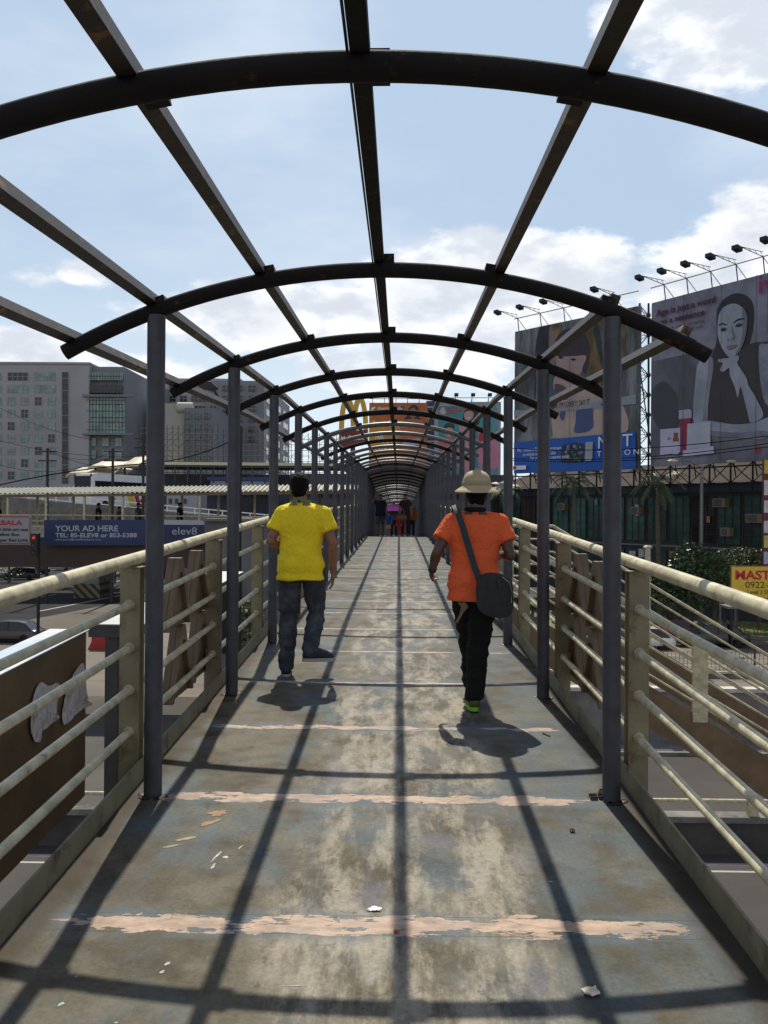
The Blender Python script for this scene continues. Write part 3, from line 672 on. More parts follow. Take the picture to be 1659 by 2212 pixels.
# --- left billboard
pl, prr = P(1110, 1023, 100), P(1378, 1012, 87)
A1 = prr - pl; A1.z = 0; W1 = A1.length
th = thing('billboard', 'billboard with a boyish young face over a blue strip reading NET and a flowered bag', 'billboard', pl, 0)
H1 = 352 * 87 / F
b1 = Board(th, pl, A1, W1, H1, mat('print_tree_bark', (.075, .085, .082), .6, 0, .6, .45, col2=(.17, .185, .19), c2=(.42, .62), c2scale=.5, stretch=(1.6, 1.6, .35)))
for pts, c in [([(365, 230), (490, 205), (470, 560), (330, 600), (320, 1000), (300, 1000), (310, 500)], (.018, .02, .03)), ([(480, 215), (620, 190), (560, 600), (480, 620)], (.17, .12, .09)), ([(560, 250), (620, 240), (600, 390), (560, 400)], (.26, .20, .05)),
               ([(900, 130), (1300, 100), (1330, 700), (1200, 1000), (960, 900), (900, 700)], (.13, .085, .025)), ([(980, 220), (1040, 210), (1110, 560), (1180, 800), (1130, 820), (1030, 500)], (.02, .03, .035)), ([(1130, 130), (1230, 120), (1200, 480), (1110, 600), (1080, 400)], (.20, .19, .18))]:
    b1.poly('backdrop_shape', pts, pr('bd%d' % int(c[0] * 1000), c, .5), conv=cB)
b1.poly('shoulder', [(520, 1180), (780, 900), (960, 880), (1110, 1000), (1300, 1080), (1330, 1460), (550, 1505), (515, 1460)], pr('cream_jacket', (.42, .33, .27)), conv=cB)
b1.poly('face', [(560, 560), (560, 700), (590, 800), (640, 850), (740, 850), (850, 740), (900, 600), (880, 500), (600, 480)], pr('face_skin', (.36, .24, .23)), conv=cB)
b1.poly('hair', [(570, 330), (700, 240), (860, 280), (930, 430), (930, 640), (880, 760), (855, 700), (900, 560), (740, 560), (560, 560), (540, 470)], pr('purple_brown_hair', (.04, .025, .032)), conv=cB)
b1.poly('hand', [(530, 820), (600, 760), (700, 840), (760, 900), (780, 1000), (750, 1120), (690, 1060), (600, 1050), (530, 950)], pr('hand_skin', (.38, .29, .28)), conv=cB)
b1.poly('sleeve', [(540, 880), (640, 900), (700, 980), (680, 1060), (600, 1040), (550, 960)], pr('brown_sleeve', (.10, .065, .06)), conv=cB)
b1.poly('facial_feature', [(580, 575), (610, 562), (640, 578), (610, 592)], BLACK, conv=cB)
b1.poly('facial_feature', [(720, 600), (755, 585), (790, 600), (755, 612)], BLACK, conv=cB)
b1.poly('facial_feature', [(575, 790), (590, 780), (600, 800), (585, 815)], pr('lip_red', (.3, .06, .05)), conv=cB)
b1.poly('dress', [(800, 1170), (960, 1140), (980, 1250), (965, 1400), (775, 1440), (785, 1300)], pr('slate_blue', (.06, .085, .2)), conv=cB)
b1.poly('dress', [(520, 930), (560, 960), (590, 1060), (560, 1080), (520, 1000)], pr('slate_blue2', (.06, .085, .2)), conv=cB)
b1.poly('dress', [(620, 1180), (662, 1190), (640, 1300), (600, 1250)], MAT['print_slate_blue'], conv=cB)
b1.poly('caption_band', [(75, 1180), (560, 1170), (1480, 1000), (1480, 1110), (560, 1200), (75, 1260)], pr('pale_band', (.26, .28, .32)), sm=False, conv=cB)
a0, b0 = b1.ab(*cB(600, 1155)); a1, _ = b1.ab(*cB(1040, 1100)); b1.txt('I THINK I\'M LOVELY, SAY IT', a0 - 1.9, b0, .55, BLACK, .62)
a0, b0 = b1.ab(*cB(1060, 1130)); b1.txt('3', a0, b0, 1.2, pr('cyan_blue', (.02, .17, .42)), 1.2, bold=.02)
b1.poly('blue_strip', [(75, 1555), (1470, 1425), (1480, 1860), (75, 1925)], BLUEP, sm=False, conv=cB)
b1.poly('bag_print', [(625, 1600), (700, 1565), (860, 1560), (890, 1620), (885, 1760), (820, 1785), (640, 1785), (615, 1740)], pr('bag_grey', (.035, .04, .07)), conv=cB)
rg = random.Random(3)
for _ in range(26):
    x, y = rg.uniform(640, 870), rg.uniform(1590, 1765); r_ = rg.uniform(10, 22)
    b1.poly('flower_print', [(x - r_, y), (x, y - r_ * 1.2), (x + r_, y), (x, y + r_ * 1.2)], pr('flower_a', (.20, .22, .38)) if rg.random() < .5 else pr('flower_b', (.05, .16, .06)), conv=cB)
b1.poly('tube_print', [(915, 1550), (998, 1545), (990, 1750), (975, 1765), (910, 1765), (903, 1740)], pr('white_tube', (.36, .38, .42)), sm=False, conv=cB)
for s_, x, y, hh in (('N', 1045, 1625, 75), ('E', 1170, 1612, 75), ('T', 1335, 1600, 75)):
    a0, b0 = b1.ab(*cB(x, y)); b1.txt(s_, a0, b0, 1.15, WHITE, 1.25)
for s_, x, y, hh in (('T A B L O N E', 1045, 1715, 40), ):
    a0, b0 = b1.ab(*cB(x, y)); b1.txt(s_, a0, b0, .5, WHITE, 1.35)
for s_, x, y in (('MET contains Glutathione premium', 130, 1665), ('to whiten and protect skin', 195, 1712), ('Get yours at the nearest outlet', 275, 1755)):
    a0, b0 = b1.ab(*cB(x, y)); b1.txt(s_, a0, b0, .36, WHITE, .85)
a0, b0 = b1.ab(*cB(82, 1870)); b1.poly('red_label', [(a0, b0), (a0 + 1.9, b0), (a0 + 1.9, b0 + .42), (a0, b0 + .42)], WHITE, sm=False)
b1.poly('red_label', [(a0 + .1, b0 + .06), (a0 + .5, b0 + .06), (a0 + .5, b0 + .36), (a0 + .1, b0 + .36)], REDP, sm=False)
board_lights(b1, 5, s0=.03)
for xx in (3.9, 8.0, 12.1): b1.k += 1; build('panel_seam', MB().obox(b1.to3(xx, 0, .006 * b1.k), b1.A * .035, b1.N * .006, UP * b1.H), BLACK, th)
m = MB()
for k in range(8):
    a = k * 2.2; m.tube([b1.to3(a, 0, -.2), b1.to3(a, -2.3, -.2)], .08, 4); m.tube([b1.to3(a, 0, -.2), b1.to3(a + 2.0, -1.6, -.2)], .05, 4)
    m.tube([b1.to3(a, -1.0, -3.2), b1.to3(a, bw * .8, -.4)], .07, 4)
m.tube([b1.to3(-.5, -.35, .5), b1.to3(W1, -.35, .5)], .06, 4)
build('support_frame', m, RUSTY, th)
# lattice tower between the two boards
lt = thing('lattice_tower', 'dark steel lattice tower standing in the gap between the two billboards', 'tower', P(1392, 1050, 88))
m = MB()
for e in (1382, 1401):
    m.tube([P(e, 1060, 88), P(e, 655, 88)], .10, 6)
ys_ = [660 + 43 * k for k in range(10)]
for i, v in enumerate(ys_[:-1]):
    m.tube([P(1382, v, 88), P(1401, v + 21, 88)], .045, 4); m.tube([P(1401, v + 21, 88), P(1382, v + 43, 88)], .045, 4)
    m.tube([P(1382, v + 10, 88), P(1401, v + 21, 88)], .03, 4); m.tube([P(1382, v + 32, 88), P(1401, v + 21, 88)], .03, 4)
    m.tube([P(1382, v + 21, 88), P(1401, v + 21, 88)], .03, 4); m.tube([P(1382, v, 88), P(1395, v + 25, 90)], .03, 4)
    m.ell(P(1401, v + 21, 88), (.22, .22, .25), 6, 5)
build('lattice', m, mat('dark_lattice', (.03, .028, .03), .6), lt)
# --- centre boards
def front_board(u0, u1, vt, vb, d, label, base):
    p = P(u0, vb, d); q = P(u1, vb, d); th = thing('billboard', label, 'billboard', p); A = q - p
    return th, Board(th, p, A, A.length, (vb - vt) * d / F, base, thick=.8)
th, bo = front_board(796.6, 922, 870, 1016, 150, 'orange billboard with a dark haired woman straight ahead above the canopy', pr('orange', (.42, .115, .02)))
bo.poly('yellow_area', [(345, 300), (640, 300), (660, 640), (345, 640)], pr('yellow_orange', (.5, .24, .035)), sm=False, conv=cC)
bo.poly('hair', [(710, 190), (760, 150), (805, 180), (815, 260), (830, 310), (670, 310), (700, 250)], HR, conv=cC)
bo.poly('face', [(725, 200), (760, 180), (785, 205), (780, 260), (755, 285), (730, 260)], pr('tan_skin', (.24, .12, .07)), conv=cC)
bo.poly('shirt', [(640, 330), (700, 290), (800, 290), (860, 330), (880, 640), (650, 640)], pr('coral_shirt', (.42, .13, .06)), conv=cC)
bo.poly('white_mark', [(660, 480), (820, 470), (820, 530), (660, 540)], pr('pale_print', (.4, .4, .45)), sm=False, conv=cC)
bo.poly('flag', [(620, 168), (668, 165), (668, 200), (620, 202)], NAVY, sm=False, conv=cC)
bo.poly('swirl', [(360, 200), (370, 175), (400, 170), (390, 185), (375, 205), (400, 200), (375, 215)], WHITE, conv=cC)
for s_, x, y, h_ in (('cherry mobile', 418, 198, .55), ('Ace Cubix', 365, 358, 1.0), ('FREE', 400, 470, .5), ('MAXX', 430, 510, .8), ('SALE 3G', 400, 600, .7)):
    a0, b0 = bo.ab(*cC(x, y)); bo.txt(s_, a0, b0, h_, WHITE, .9, bold=.01)
board_lights(bo, 5, arm=1.6, rise=.6)
th, br = front_board(938, 1081, 868, 1045, 148, 'teal billboard with smiling children in pink to the right of the orange billboard', pr('pale_grey', (.30, .31, .32)))
br.poly('teal_area', [(990, 160), (1500, 165), (1500, 820), (1060, 820), (1000, 780)], pr('teal', (.05, .24, .28)), sm=False, conv=cC)
br.poly('teal_area', [(1500, 165), (1510, 800), (1560, 760), (1560, 260)], pr('teal_b', (.10, .28, .31)), conv=cC)
br.poly('hair', [(1230, 250), (1250, 200), (1310, 168), (1365, 200), (1385, 270), (1370, 340), (1290, 330), (1225, 310)], HR, conv=cC)
br.poly('face', [(1240, 230), (1275, 210), (1320, 220), (1325, 260), (1290, 300), (1255, 295), (1238, 265)], pr('child_skin', (.48, .30, .26)), conv=cC)
br.poly('dress', [(1200, 330), (1300, 330), (1330, 420), (1330, 700), (1240, 820), (1180, 700), (1190, 450)], pr('pink_dress', (.50, .24, .30)), conv=cC)
br.poly('cap', [(1050, 350), (1070, 325), (1120, 322), (1145, 345), (1142, 375), (1100, 362), (1055, 380)], pr('dark_cap', (.04, .03, .035)), conv=cC)
br.poly('face', [(1050, 385), (1100, 365), (1135, 385), (1132, 430), (1100, 460), (1068, 445)], pr('child_skin_b', (.42, .26, .21)), conv=cC)
br.poly('shirt', [(1000, 490), (1080, 460), (1130, 465), (1165, 520), (1170, 640), (1020, 620)], pr('salmon_shirt', (.45, .14, .12)), conv=cC)
br.poly('dress', [(1370, 430), (1400, 400), (1440, 430), (1580, 540), (1570, 720), (1500, 760), (1440, 620), (1400, 780), (1375, 700)], pr('pink_skirt', (.52, .20, .30)), conv=cC)
br.poly('shirt', [(1380, 430), (1420, 415), (1440, 440), (1430, 540), (1380, 550)], REDP, conv=cC)
br.poly('facial_feature', [(1262, 268), (1280, 275), (1300, 268), (1282, 284)], WHITE, conv=cC)
br.poly('facial_feature', [(1085, 430), (1100, 434), (1115, 428), (1100, 440)], WHITE, conv=cC)
br.poly('logo_ring', [(1010, 200), (1035, 170), (1058, 200), (1065, 230), (1035, 240), (1008, 228)], pr('pale_pink', (.55, .35, .38)), conv=cC)
PKT = pr('red_text', (.42, .05, .07))
for s_, x, y, h_ in (('ROLLY', 1070, 206, .62), ('KELLY', 1072, 232, .38)):
    a0, b0 = br.ab(*cC(x, y)); br.txt(s_, a0, b0, h_, PKT, 1.2, bold=.02)
board_lights(br, 4, arm=1.6, rise=.6)
cb = thing('office_tower', 'narrow dark blue glazed building between the orange and teal billboards', 'building', P(930, 1200, 170))
a_, c_ = P(921, 866, 170), P(941, 866, 170)
m = MB(); m.obox(V((a_.x, a_.y, GZ)), V((c_.x - a_.x, 0, 0)), V((0, 12, 0)), V((0, 0, a_.z - GZ))); build('wall', m, NAVY, cb)
for k in range(12):
    m = MB(); z = a_.z - 1.2 - k * 2.0; m.box(a_.x, c_.x, a_.y - .1, a_.y - .02, z, z + .25); build('floor_band', m, mat('light_band', (.3, .33, .38), .6), cb)
# --- golden arches sign
ms = thing('restaurant_sign', 'tall roadside sign with yellow double arch over a red name panel and blue oval', 'sign', P(762, 1180, 120))
def tubeR(pts, rx, ry): return MB().tube(pts, rx, 4, square=True, r2=ry, up=(0, 1, 0))
for cx in (750.5, 777.5):
    pts = []
    for i in range(25):
        t = pi * i / 24
        x = cx - cos(t) * 13.0; y = 950 - (sin(t) ** .75) * 88
        pts.append(P(x, y, 120))
    build('arch', MB().tube(pts, .30, 4, square=True, r2=.3, up=(0, 1, 0)), mat('arch_yellow', (.62, .38, .035), .45), ms)
m = MB(); q = [P(734, 932, 119.6), P(793, 928, 119.6), P(791, 958, 119.6), P(735, 968, 119.6)]; m.prism(q, (0, .5, 0)); build('name_panel', m, mat('sign_red', (.16, .01, .012), .5), ms)
text(ms, 'lettering', "McDonald's", P(736, 953, 119.55), P(790, 947, 119.6) - P(736, 951, 119.6), UP, .62, WHITE, sx=.82, bold=.012)
m = MB(); c = P(761, 1008, 119.7); m.rings([[c + V((18 * 120 / F * cos(t), 0, 14 * 120 / F * sin(t))) for t in [2 * pi * i / 28 for i in range(28)]], [c + V((18 * 120 / F * cos(t), .4, 14 * 120 / F * sin(t))) for t in [2 * pi * i / 28 for i in range(28)]]]); build('oval_panel', m, NAVY, ms)
text(ms, 'lettering', '24', P(754, 1013, 119.6), RT, UP, .6, mat('dull_white', (.35, .37, .42)), bold=.01)
m = MB(); q = P(762, 960, 120); m.tube([(q.x, q.y + .3, GZ), (q.x, q.y + .3, q.z)], .3, 10); m.box(q.x - 1.2, q.x + .9, q.y + .1, q.y + .5, P(0, 985, 120).z, P(0, 977, 120).z); build('pole', m, DGREY, ms)
# building closing the view behind the end of the bridge
fb = thing('distant_building', 'low dark building with shaded front closing the view behind the far end of the bridge', 'building', V((1, 118, GZ)))
m = MB(); m.box(-13, 14, 118, 130, GZ, 1.65 + (1106 - 1024) * 118 / F); build('wall', m, mat('dim_facade', (.07, .07, .075), .8, 0, .3, .3), fb)
for k in range(10):
    m = MB(); m.box(-12 + k * 2.6, -10.2 + k * 2.6, 117.9, 117.98, .5, 3.2); build('window', m, GLASS, fb)
m = MB(); m.box(-13.5, 14.5, 116.5, 118, 3.9, 4.3); build('awning', m, mat('dull_red_awning', (.12, .06, .05), .6), fb)

# ------------------------------------------------------------------ right-hand building
A_, B_ = P(1062, 1106, 116), P(1760, 1106, 76)
Ad = B_ - A_; Ad.z = 0; LB = Ad.length; Ad.normalize(); Nb = Ad.cross(UP)
sb = thing('commercial_building', 'long three storey building with teal glass bays and brown roof behind palms', 'building', V((A_.x, A_.y, GZ)))
def FB(a, z, off=0): return V((A_.x, A_.y, 0)) + Ad * a + Nb * off + UP * z
m = MB(); m.obox(FB(0, GZ), Ad * LB, -Nb * 25, UP * (3.6 - GZ)); build('wall', m, mat('dark_wall', (.035, .038, .04), .7, 0, .3, .3), sb)
m = MB(); m.obox(FB(-.5, 3.6, .35), Ad * (LB + 1), -Nb * 1.0, UP * .75); build('fascia', m, mat('navy_fascia', (.02, .03, .05), .5), sb)
m = MB(); m.prism([FB(-1, 4.35, .9), FB(-1, 6.9, -8), FB(-1, 4.35, -25)], Ad * (LB + 2)); build('roof', m, mat('brown_roof', (.040, .026, .020), .8, 0, .3, .5, .3, 8, spec=.08), sb)
nb = int(LB / 2.9)
rg = random.Random(11)
GL = [TEAL, GLASS, mat('teal_glass_b', (.03, .10, .085), .3, 0, .5, .4), mat('teal_glass_c', (.015, .05, .045), .2, 0, .5, .4), mat('brownish_glass', (.05, .04, .035), .3, 0, .4, .4)]
for fl, (z0, z1) in enumerate([(-.9, 3.3), (-5.0, -1.7)]):
    for k in range(nb):
        a = .4 + k * 2.9
        m = MB(); m.obox(FB(a, z0, .02), Ad * 2.6, Nb * .05, UP * (z1 - z0))
        wdw = build('window', m, GL[min(4, int(rg.random() ** 1.3 * 5))], sb)
        m = MB()
        for j in range(4): m.obox(FB(a + j * .86, z0, .08), Ad * .05, Nb * .05, UP * (z1 - z0))
        for j in range(6): m.obox(FB(a, z0 + j * (z1 - z0) / 5 - (.04 if j else 0), .135), Ad * 2.63, Nb * .03, UP * .04)
        build('mullions', m, mat('reddish_mullion', (.06, .025, .02), .6), wdw)
for (a, z, wd) in [(.78, 2.3, 1.4), (.86, 1.0, 1.8), (.30, 2.0, 1.1), (.55, 1.6, 1.2), (.80, -.2, 1.0)]:
    m = MB(); m.obox(FB(a * LB, z, .02), Ad * wd, Nb * .6, UP * .75); u_ = build('air_conditioner', m, mat('beige_casing', (.19, .16, .12), .6), sb)
    m = MB()
    for j in range(5): m.obox(FB(a * LB + .15, z + .12 + j * .11, .625), Ad * (wd * .6), Nb * .02, UP * .05)
    build('grille', m, DGREY, u_)
m = MB(); m.obox(FB(0, -1.35, .15), Ad * LB, Nb * .12, UP * .14); build('ledge', m, mat('grey_ledge', (.16, .17, .18), .6), sb)
for (u, v, w_, h_, c) in [(1484, 1192, 12, 28, (.02, .12, .02)), (1499, 1205, 10, 42, (.05, .14, .02)), (1446, 1190, 24, 14, (.18, .18, .02)), (1527, 1115, 7, 14, (.42, .16, .08)), (1372, 1090, 9, 24, (.5, .5, .5)), (1360, 1190, 14, 20, (.42, .44, .48)), (1285, 1080, 7, 10, (.1, .3, .4)), (1380, 1185, 12, 18, (.42, .4, .4))]:
    d = P(u, v, 1) - CAM; t = (FB(0, 0, .2) - CAM).dot(Nb) / d.dot(Nb); q = CAM + d * t
    s_ = t / F; m = MB(); m.obox(q, Ad * w_ * s_ * 1.3, Nb * .03, -UP * h_ * s_); o = build('notice_panel', m, mat('notice_%d' % (u), c, .6, 0, .3, 3), sb)
# street-front stuff in front of the right building
def leafy(name, label, cat, items, leafm, trunk=None, group=None, seed=1, size=.22):
    base = V(items[0][0]); th = thing(name, label, cat, V((base.x, base.y, GZ)), 0, group)
    rg = random.Random(seed); m = MB()
    for (c, r, num) in items: m.leaves(c, r, num, size * rg.uniform(.8, 1.5), rg)
    build('foliage', m, leafm, th)
    m = MB()
    for (c, r, num) in items:
        c = V(c); m.tube([(c.x, c.y, GZ), (c.x + .1, c.y, (c.z + GZ) / 2), tuple(c)], [.16, .12, .05], 6)
        for _ in range(3):
            e = c + V((rg.uniform(-.6, .6) * r[0], rg.uniform(-.6, .6) * r[1], rg.uniform(0, .7) * r[2])); m.tube([(c.x, c.y, c.z - r[2] * .6), tuple(e)], [.06, .02], 5)
    build('trunk', m, BARK, th, True)
    return th
def Q(u, v, d): return tuple(P(u, v, d))
leafy('flowering_bush', 'broad leafy climber bush with sunlit leaves behind the stair rails', 'bush', [(Q(1440, 1262, 72), (2.0, 1.2, 1.3), 1500), (Q(1480, 1240, 72), (1.6, 1.2, 1.3), 900), (Q(1495, 1205, 73), (1.6, 1.2, 1.2), 900), (Q(1450, 1300, 71), (2.4, 1.2, 1.2), 1200), (Q(1540, 1270, 72), (2.0, 1.2, 1.7), 900)], mat('glossy_leaf', (.04, .075, .025), .3, 0, .4, 1.2), seed=2)
leafy('shade_tree', 'small light green tree standing behind the yellow sign', 'tree', [(Q(1590, 1210, 76), (2.2, 1.5, 1.1), 1200), (Q(1640, 1215, 76), (2.0, 1.5, 1.1), 1000), (Q(1545, 1235, 75), (1.5, 1.2, 1.3), 700)], mat('light_leaf', (.075, .11, .035), .45, 0, .3, 1.2), seed=4)
leafy('hedge_bush', 'low bright green clipped bush seen through the railing right of the orange shirted man', 'bush', [(Q(1120, 1300, 85), (3.0, 1.0, .9), 900), (Q(1150, 1290, 85), (2.0, 1.0, .8), 500)], LEAF, seed=5)
leafy('roadside_bush', 'scraggly green bush growing beside the pavement left of the yellow shirted man', 'bush', [(Q(530, 1365, 30), (.55, .5, 1.0), 420), (Q(545, 1330, 30), (.45, .4, .7), 260)], mat('olive_leaf', (.09, .12, .04), .5, 0, .4, 2), seed=6, size=.13)
leafy('shade_tree', 'dark tree between the banner girder and the low road at the left edge', 'tree', [(Q(20, 1215, 120), (2.2, 1.5, 2.4), 900), (Q(-30, 1200, 120), (2.4, 1.5, 2.4), 700)], LEAF2, seed=8)
def palm(u, vtop, d, label, seed):
    rg = random.Random(seed); top = P(u, vtop, d); th = thing('palm_tree', label, 'palm', V((top.x, top.y, GZ)), 0, 'palms before the teal glass building')
    m = MB(); m.tube([(top.x + .4, top.y, GZ), (top.x + .15, top.y, (GZ + top.z) / 2), tuple(top)], [.26, .2, .15], 10); build('trunk', m, BARK, th, True)
    m = MB()
    for k in range(20):
        a = k * 2.4 + rg.uniform(-.3, .3); el = rg.uniform(-.2, 1.15); Ln = rg.uniform(2.3, 3.3); p = top.copy(); rib = [p.copy()]
        dirv = V((cos(a) * cos(el), sin(a) * cos(el), sin(el)))
        for s in range(12):
            dirv = (dirv + V((0, 0, -.15))).normalized(); p = p + dirv * Ln / 12; rib.append(p.copy())
        m.tube(rib, [.035] + [.025] * 11 + [.01], 4)
        for s in range(2, 13):
            side = dirv.cross(UP).normalized()
            for e in (-1, 1):
                for h_ in (0, .5):
                    c = rib[s].lerp(rib[s - 1], h_); l_ = .62 * sin(pi * min(1, (s + 1) / 13.5)) + .12
                    tip = c + side * e * l_ * .8 + (rib[s] - rib[s - 1]).normalized() * l_ * .45 + V((0, 0, -l_ * .38 + rg.uniform(-.06, .06)))
                    m.add([c, c + (rib[s] - rib[s - 1]) * .35, tip], [(0, 1, 2)])
    build('crown', m, LEAF2, th)
palm(1240, 1042, 90, 'shorter palm standing between the two grey canopy posts on the right', 1)
palm(1420, 1042, 84, 'wider palm standing right of the grey canopy post below the portrait billboard', 2)
palm(1090, 1056, 108, 'distant palm beside the sun helmet under the teal billboard', 5)
def pole(name, label, u, vt, vb_d, r, mt, cat, extra=None, group=None):
    q = P(u, vt, vb_d); th = thing(name, label, cat, V((q.x, q.y, GZ)), 0, group)
    m = MB(); m.tube([(q.x, q.y, GZ), (q.x, q.y, q.z)], [r, r * .7], 10); build('pole', m, mt, th, True)
    if extra: extra(th, q)
    return th
GP = mat('galvanised_pole', (.17, .165, .16), .5, .3, .15)
def tw(th, q):
    for e in (-1, 1):
        m = MB(); m.tube([q, q + V((e * .9, 0, .45)), q + V((e * 1.9, 0, .5))], [.06, .05, .04], 6); a = build('lamp_arm', m, GP, th, True)
        m = MB(); m.ell(q + V((e * 2.2, 0, .48)), (.42, .18, .12), 12, 6); build('lamp_head', m, CREAM, a, True)
pole('street_lamp', 'tall twin arm street lamp in front of the teal glass building', 1516, 1010, 74, .17, GP, 'street lamp', tw)
pole('utility_pole', 'thin grey pole between the bush and the yellow sign', 1556, 1274, 69, .10, GP, 'pole')
def capx(th, q):
    m = MB(); m.ell(q, (.3, .2, .12), 12, 6); build('cap', m, CREAM, th, True)
pole('gate_pillar', 'cream square-looking pillar rising just behind the right railing post', 1399, 1182, 62, .26, mat('cream_plaster', (.42, .39, .30), .8, 0, .2), 'pillar', capx)
def lamp_near(th, q):
    a = P(520, 930, 25); h = P(450, 830, 25); e = P(478, 868, 25)
    m = MB(); m.tube([q, P(505, 900, 25), e, P(462, 842, 25)], [.05, .045, .04, .035], 8); ar = build('lamp_arm', m, BLACK, th, True)
    m = MB(); x = (RT * 1 + V((0, 0, -.22))).normalized(); y = V((0, 0, 1))
    c = P(424, 825, 25)
    m.prism([P(423, 826, 25), P(430, 823, 25), P(455, 824, 25), P(467, 834, 25), P(466, 839, 25), P(448, 841, 25), P(432, 836, 25)], (0, .3, 0)); build('lamp_head', m, BLACK, ar, bevel=.01)
pole('street_lamp', 'black street lamp with angled head seen between the first two left canopy posts', 520, 925, 25, .055, BLACK, 'street lamp', lamp_near)
# yellow sign
th = thing('shop_sign', 'yellow roadside sign with red brush lettering at the right edge', 'sign', P(1580, 1330, 68))
p = P(1580, 1292, 68); ys_b = Board(th, p, P(1700, 1292, 68) - p, 4.6, 68 * 68 / F, YELP, thick=.2)
MR = mat('sign_red_letters', (.5, .01, .03), .5)
ys_b.txt('MASTER', .22, 1.32, .62, MR, 1.15, bold=.03); ys_b.txt('0922-8', .95, .72, .45, BLACK, 1.1); ys_b.txt('Level 3 Shaw', 1.1, .28, .3, BLACK, .9)
m = MB()
for x in (.3, 4.2): m.tube([ys_b.to3(x, 0, -.1), ys_b.to3(x, GZ - p.z, -.1)], .07, 8)
build('sign_post', m, GP, th)
m = MB(); m.obox(ys_b.to3(-.06, -.06, .004), ys_b.A * 4.72, -ys_b.N * .22, UP * .06); m.obox(ys_b.to3(-.06, ys_b.H, .004), ys_b.A * 4.72, -ys_b.N * .22, UP * .06); m.obox(ys_b.to3(-.06, 0, .004), ys_b.A * .06, -ys_b.N * .22, UP * ys_b.H); build('frame', m, BROWN, th)
# column of panels at the right edge
th = thing('directory_sign', 'tall stack of white yellow and red sign panels at the right edge', 'sign', P(1655, 1300, 72))
p = P(1648, 1262, 72); sbd = Board(th, p, RT, 2.2, 9.2, mat('dark_red_board', (.12, .03, .03), .6, 0, .3), thick=.3)
for i, (z, h_, c) in enumerate([(8.2, 1.0, (.5, .42, .06)), (6.6, 1.1, (.55, .55, .55)), (5.3, .9, (.5, .5, .52)), (3.8, .9, (.5, .52, .55)), (2.7, .9, (.45, .45, .12)), (1.5, .9, (.4, .42, .55))]):
    sbd.poly('sign_panel', [(.03, z), (2.1, z), (2.1, z + h_), (.03, z + h_)], mat('panel%d' % i, c, .6, 0, .2, 2), sm=False)
m = MB(); m.tube([sbd.to3(1, 0, -.1), sbd.to3(1, GZ - p.z, -.1)], .15, 8); build('sign_post', m, GP, th)
# waiting shed
th = thing('waiting_shed', 'small roadside waiting shed with dark flat roof at the right edge', 'shelter', G(1620, 1405))
q = G(1572, 1402); m = MB(); m.prism([q + V((0, 0, 2.7)), q + V((5, 0, 2.9)), q + V((5, 0, 3.05)), q + V((0, 0, 2.85))], (0, 1.8, 0)); build('roof', m, mat('shed_roof', (.16, .17, .18), .4, .3), th)
for x in (.3, 4.6):
    for y in (.2, 1.6):
        m = MB(); m.tube([q + V((x, y, 0)), q + V((x, y, 2.8))], .09, 8); build('leg', m, BLACK, th, True)
m = MB(); m.box(q.x + .5, q.x + 4.4, q.y + 1.2, q.y + 1.5, GZ + .4, GZ + .5); build('bench', m, BROWN, th)

# ------------------------------------------------------------------ vehicles
def wheel(th, x, y, r=.32, w=.2):
    wl = empty('wheel', (0, 0, 0)); wl.parent = th; wl.location = (x, y, r); MT[wl.name] = Matrix.Identity(4)
    ax = Matrix.Rotation(pi / 2, 3, 'X')
    m = MB(); m.lathe([(r * .62, -w / 2), (r * .93, -w / 2), (r, -w / 3), (r, w / 3), (r * .93, w / 2), (r * .62, w / 2)], n=24, axis=ax); build('tyre', m, RUBBER, wl, True, True)
    m = MB(); m.lathe([(r * .62, -w * .35), (r * .62, w * .35)], n=24, axis=ax)
    for k in range(7):
        a = 2 * pi * k / 7; m.tube([(0, 0, 0), (cos(a) * r * .6, 0, sin(a) * r * .6)], .03, 4, square=True, r2=w * .48, up=(0, 1, 0))
    build('rim', m, RIM, wl, False, True)
def carbody(prof, W, inset=.0):
    """prof: list of (x, z_low, z_high, halfwidth factor)"""
    R = []
    for (x, zl, zh, k) in prof:
        w = W / 2 * k; h = zh - zl
        R.append([V((x, a * w, zl + b * h)) for a, b in ((-.86, 0), (-1, .14), (-1.0, .62), (-.93, .93), (-.82, 1), (.82, 1), (.93, .93), (1, .62), (1, .14), (.86, 0))])
    return MB().rings(R)
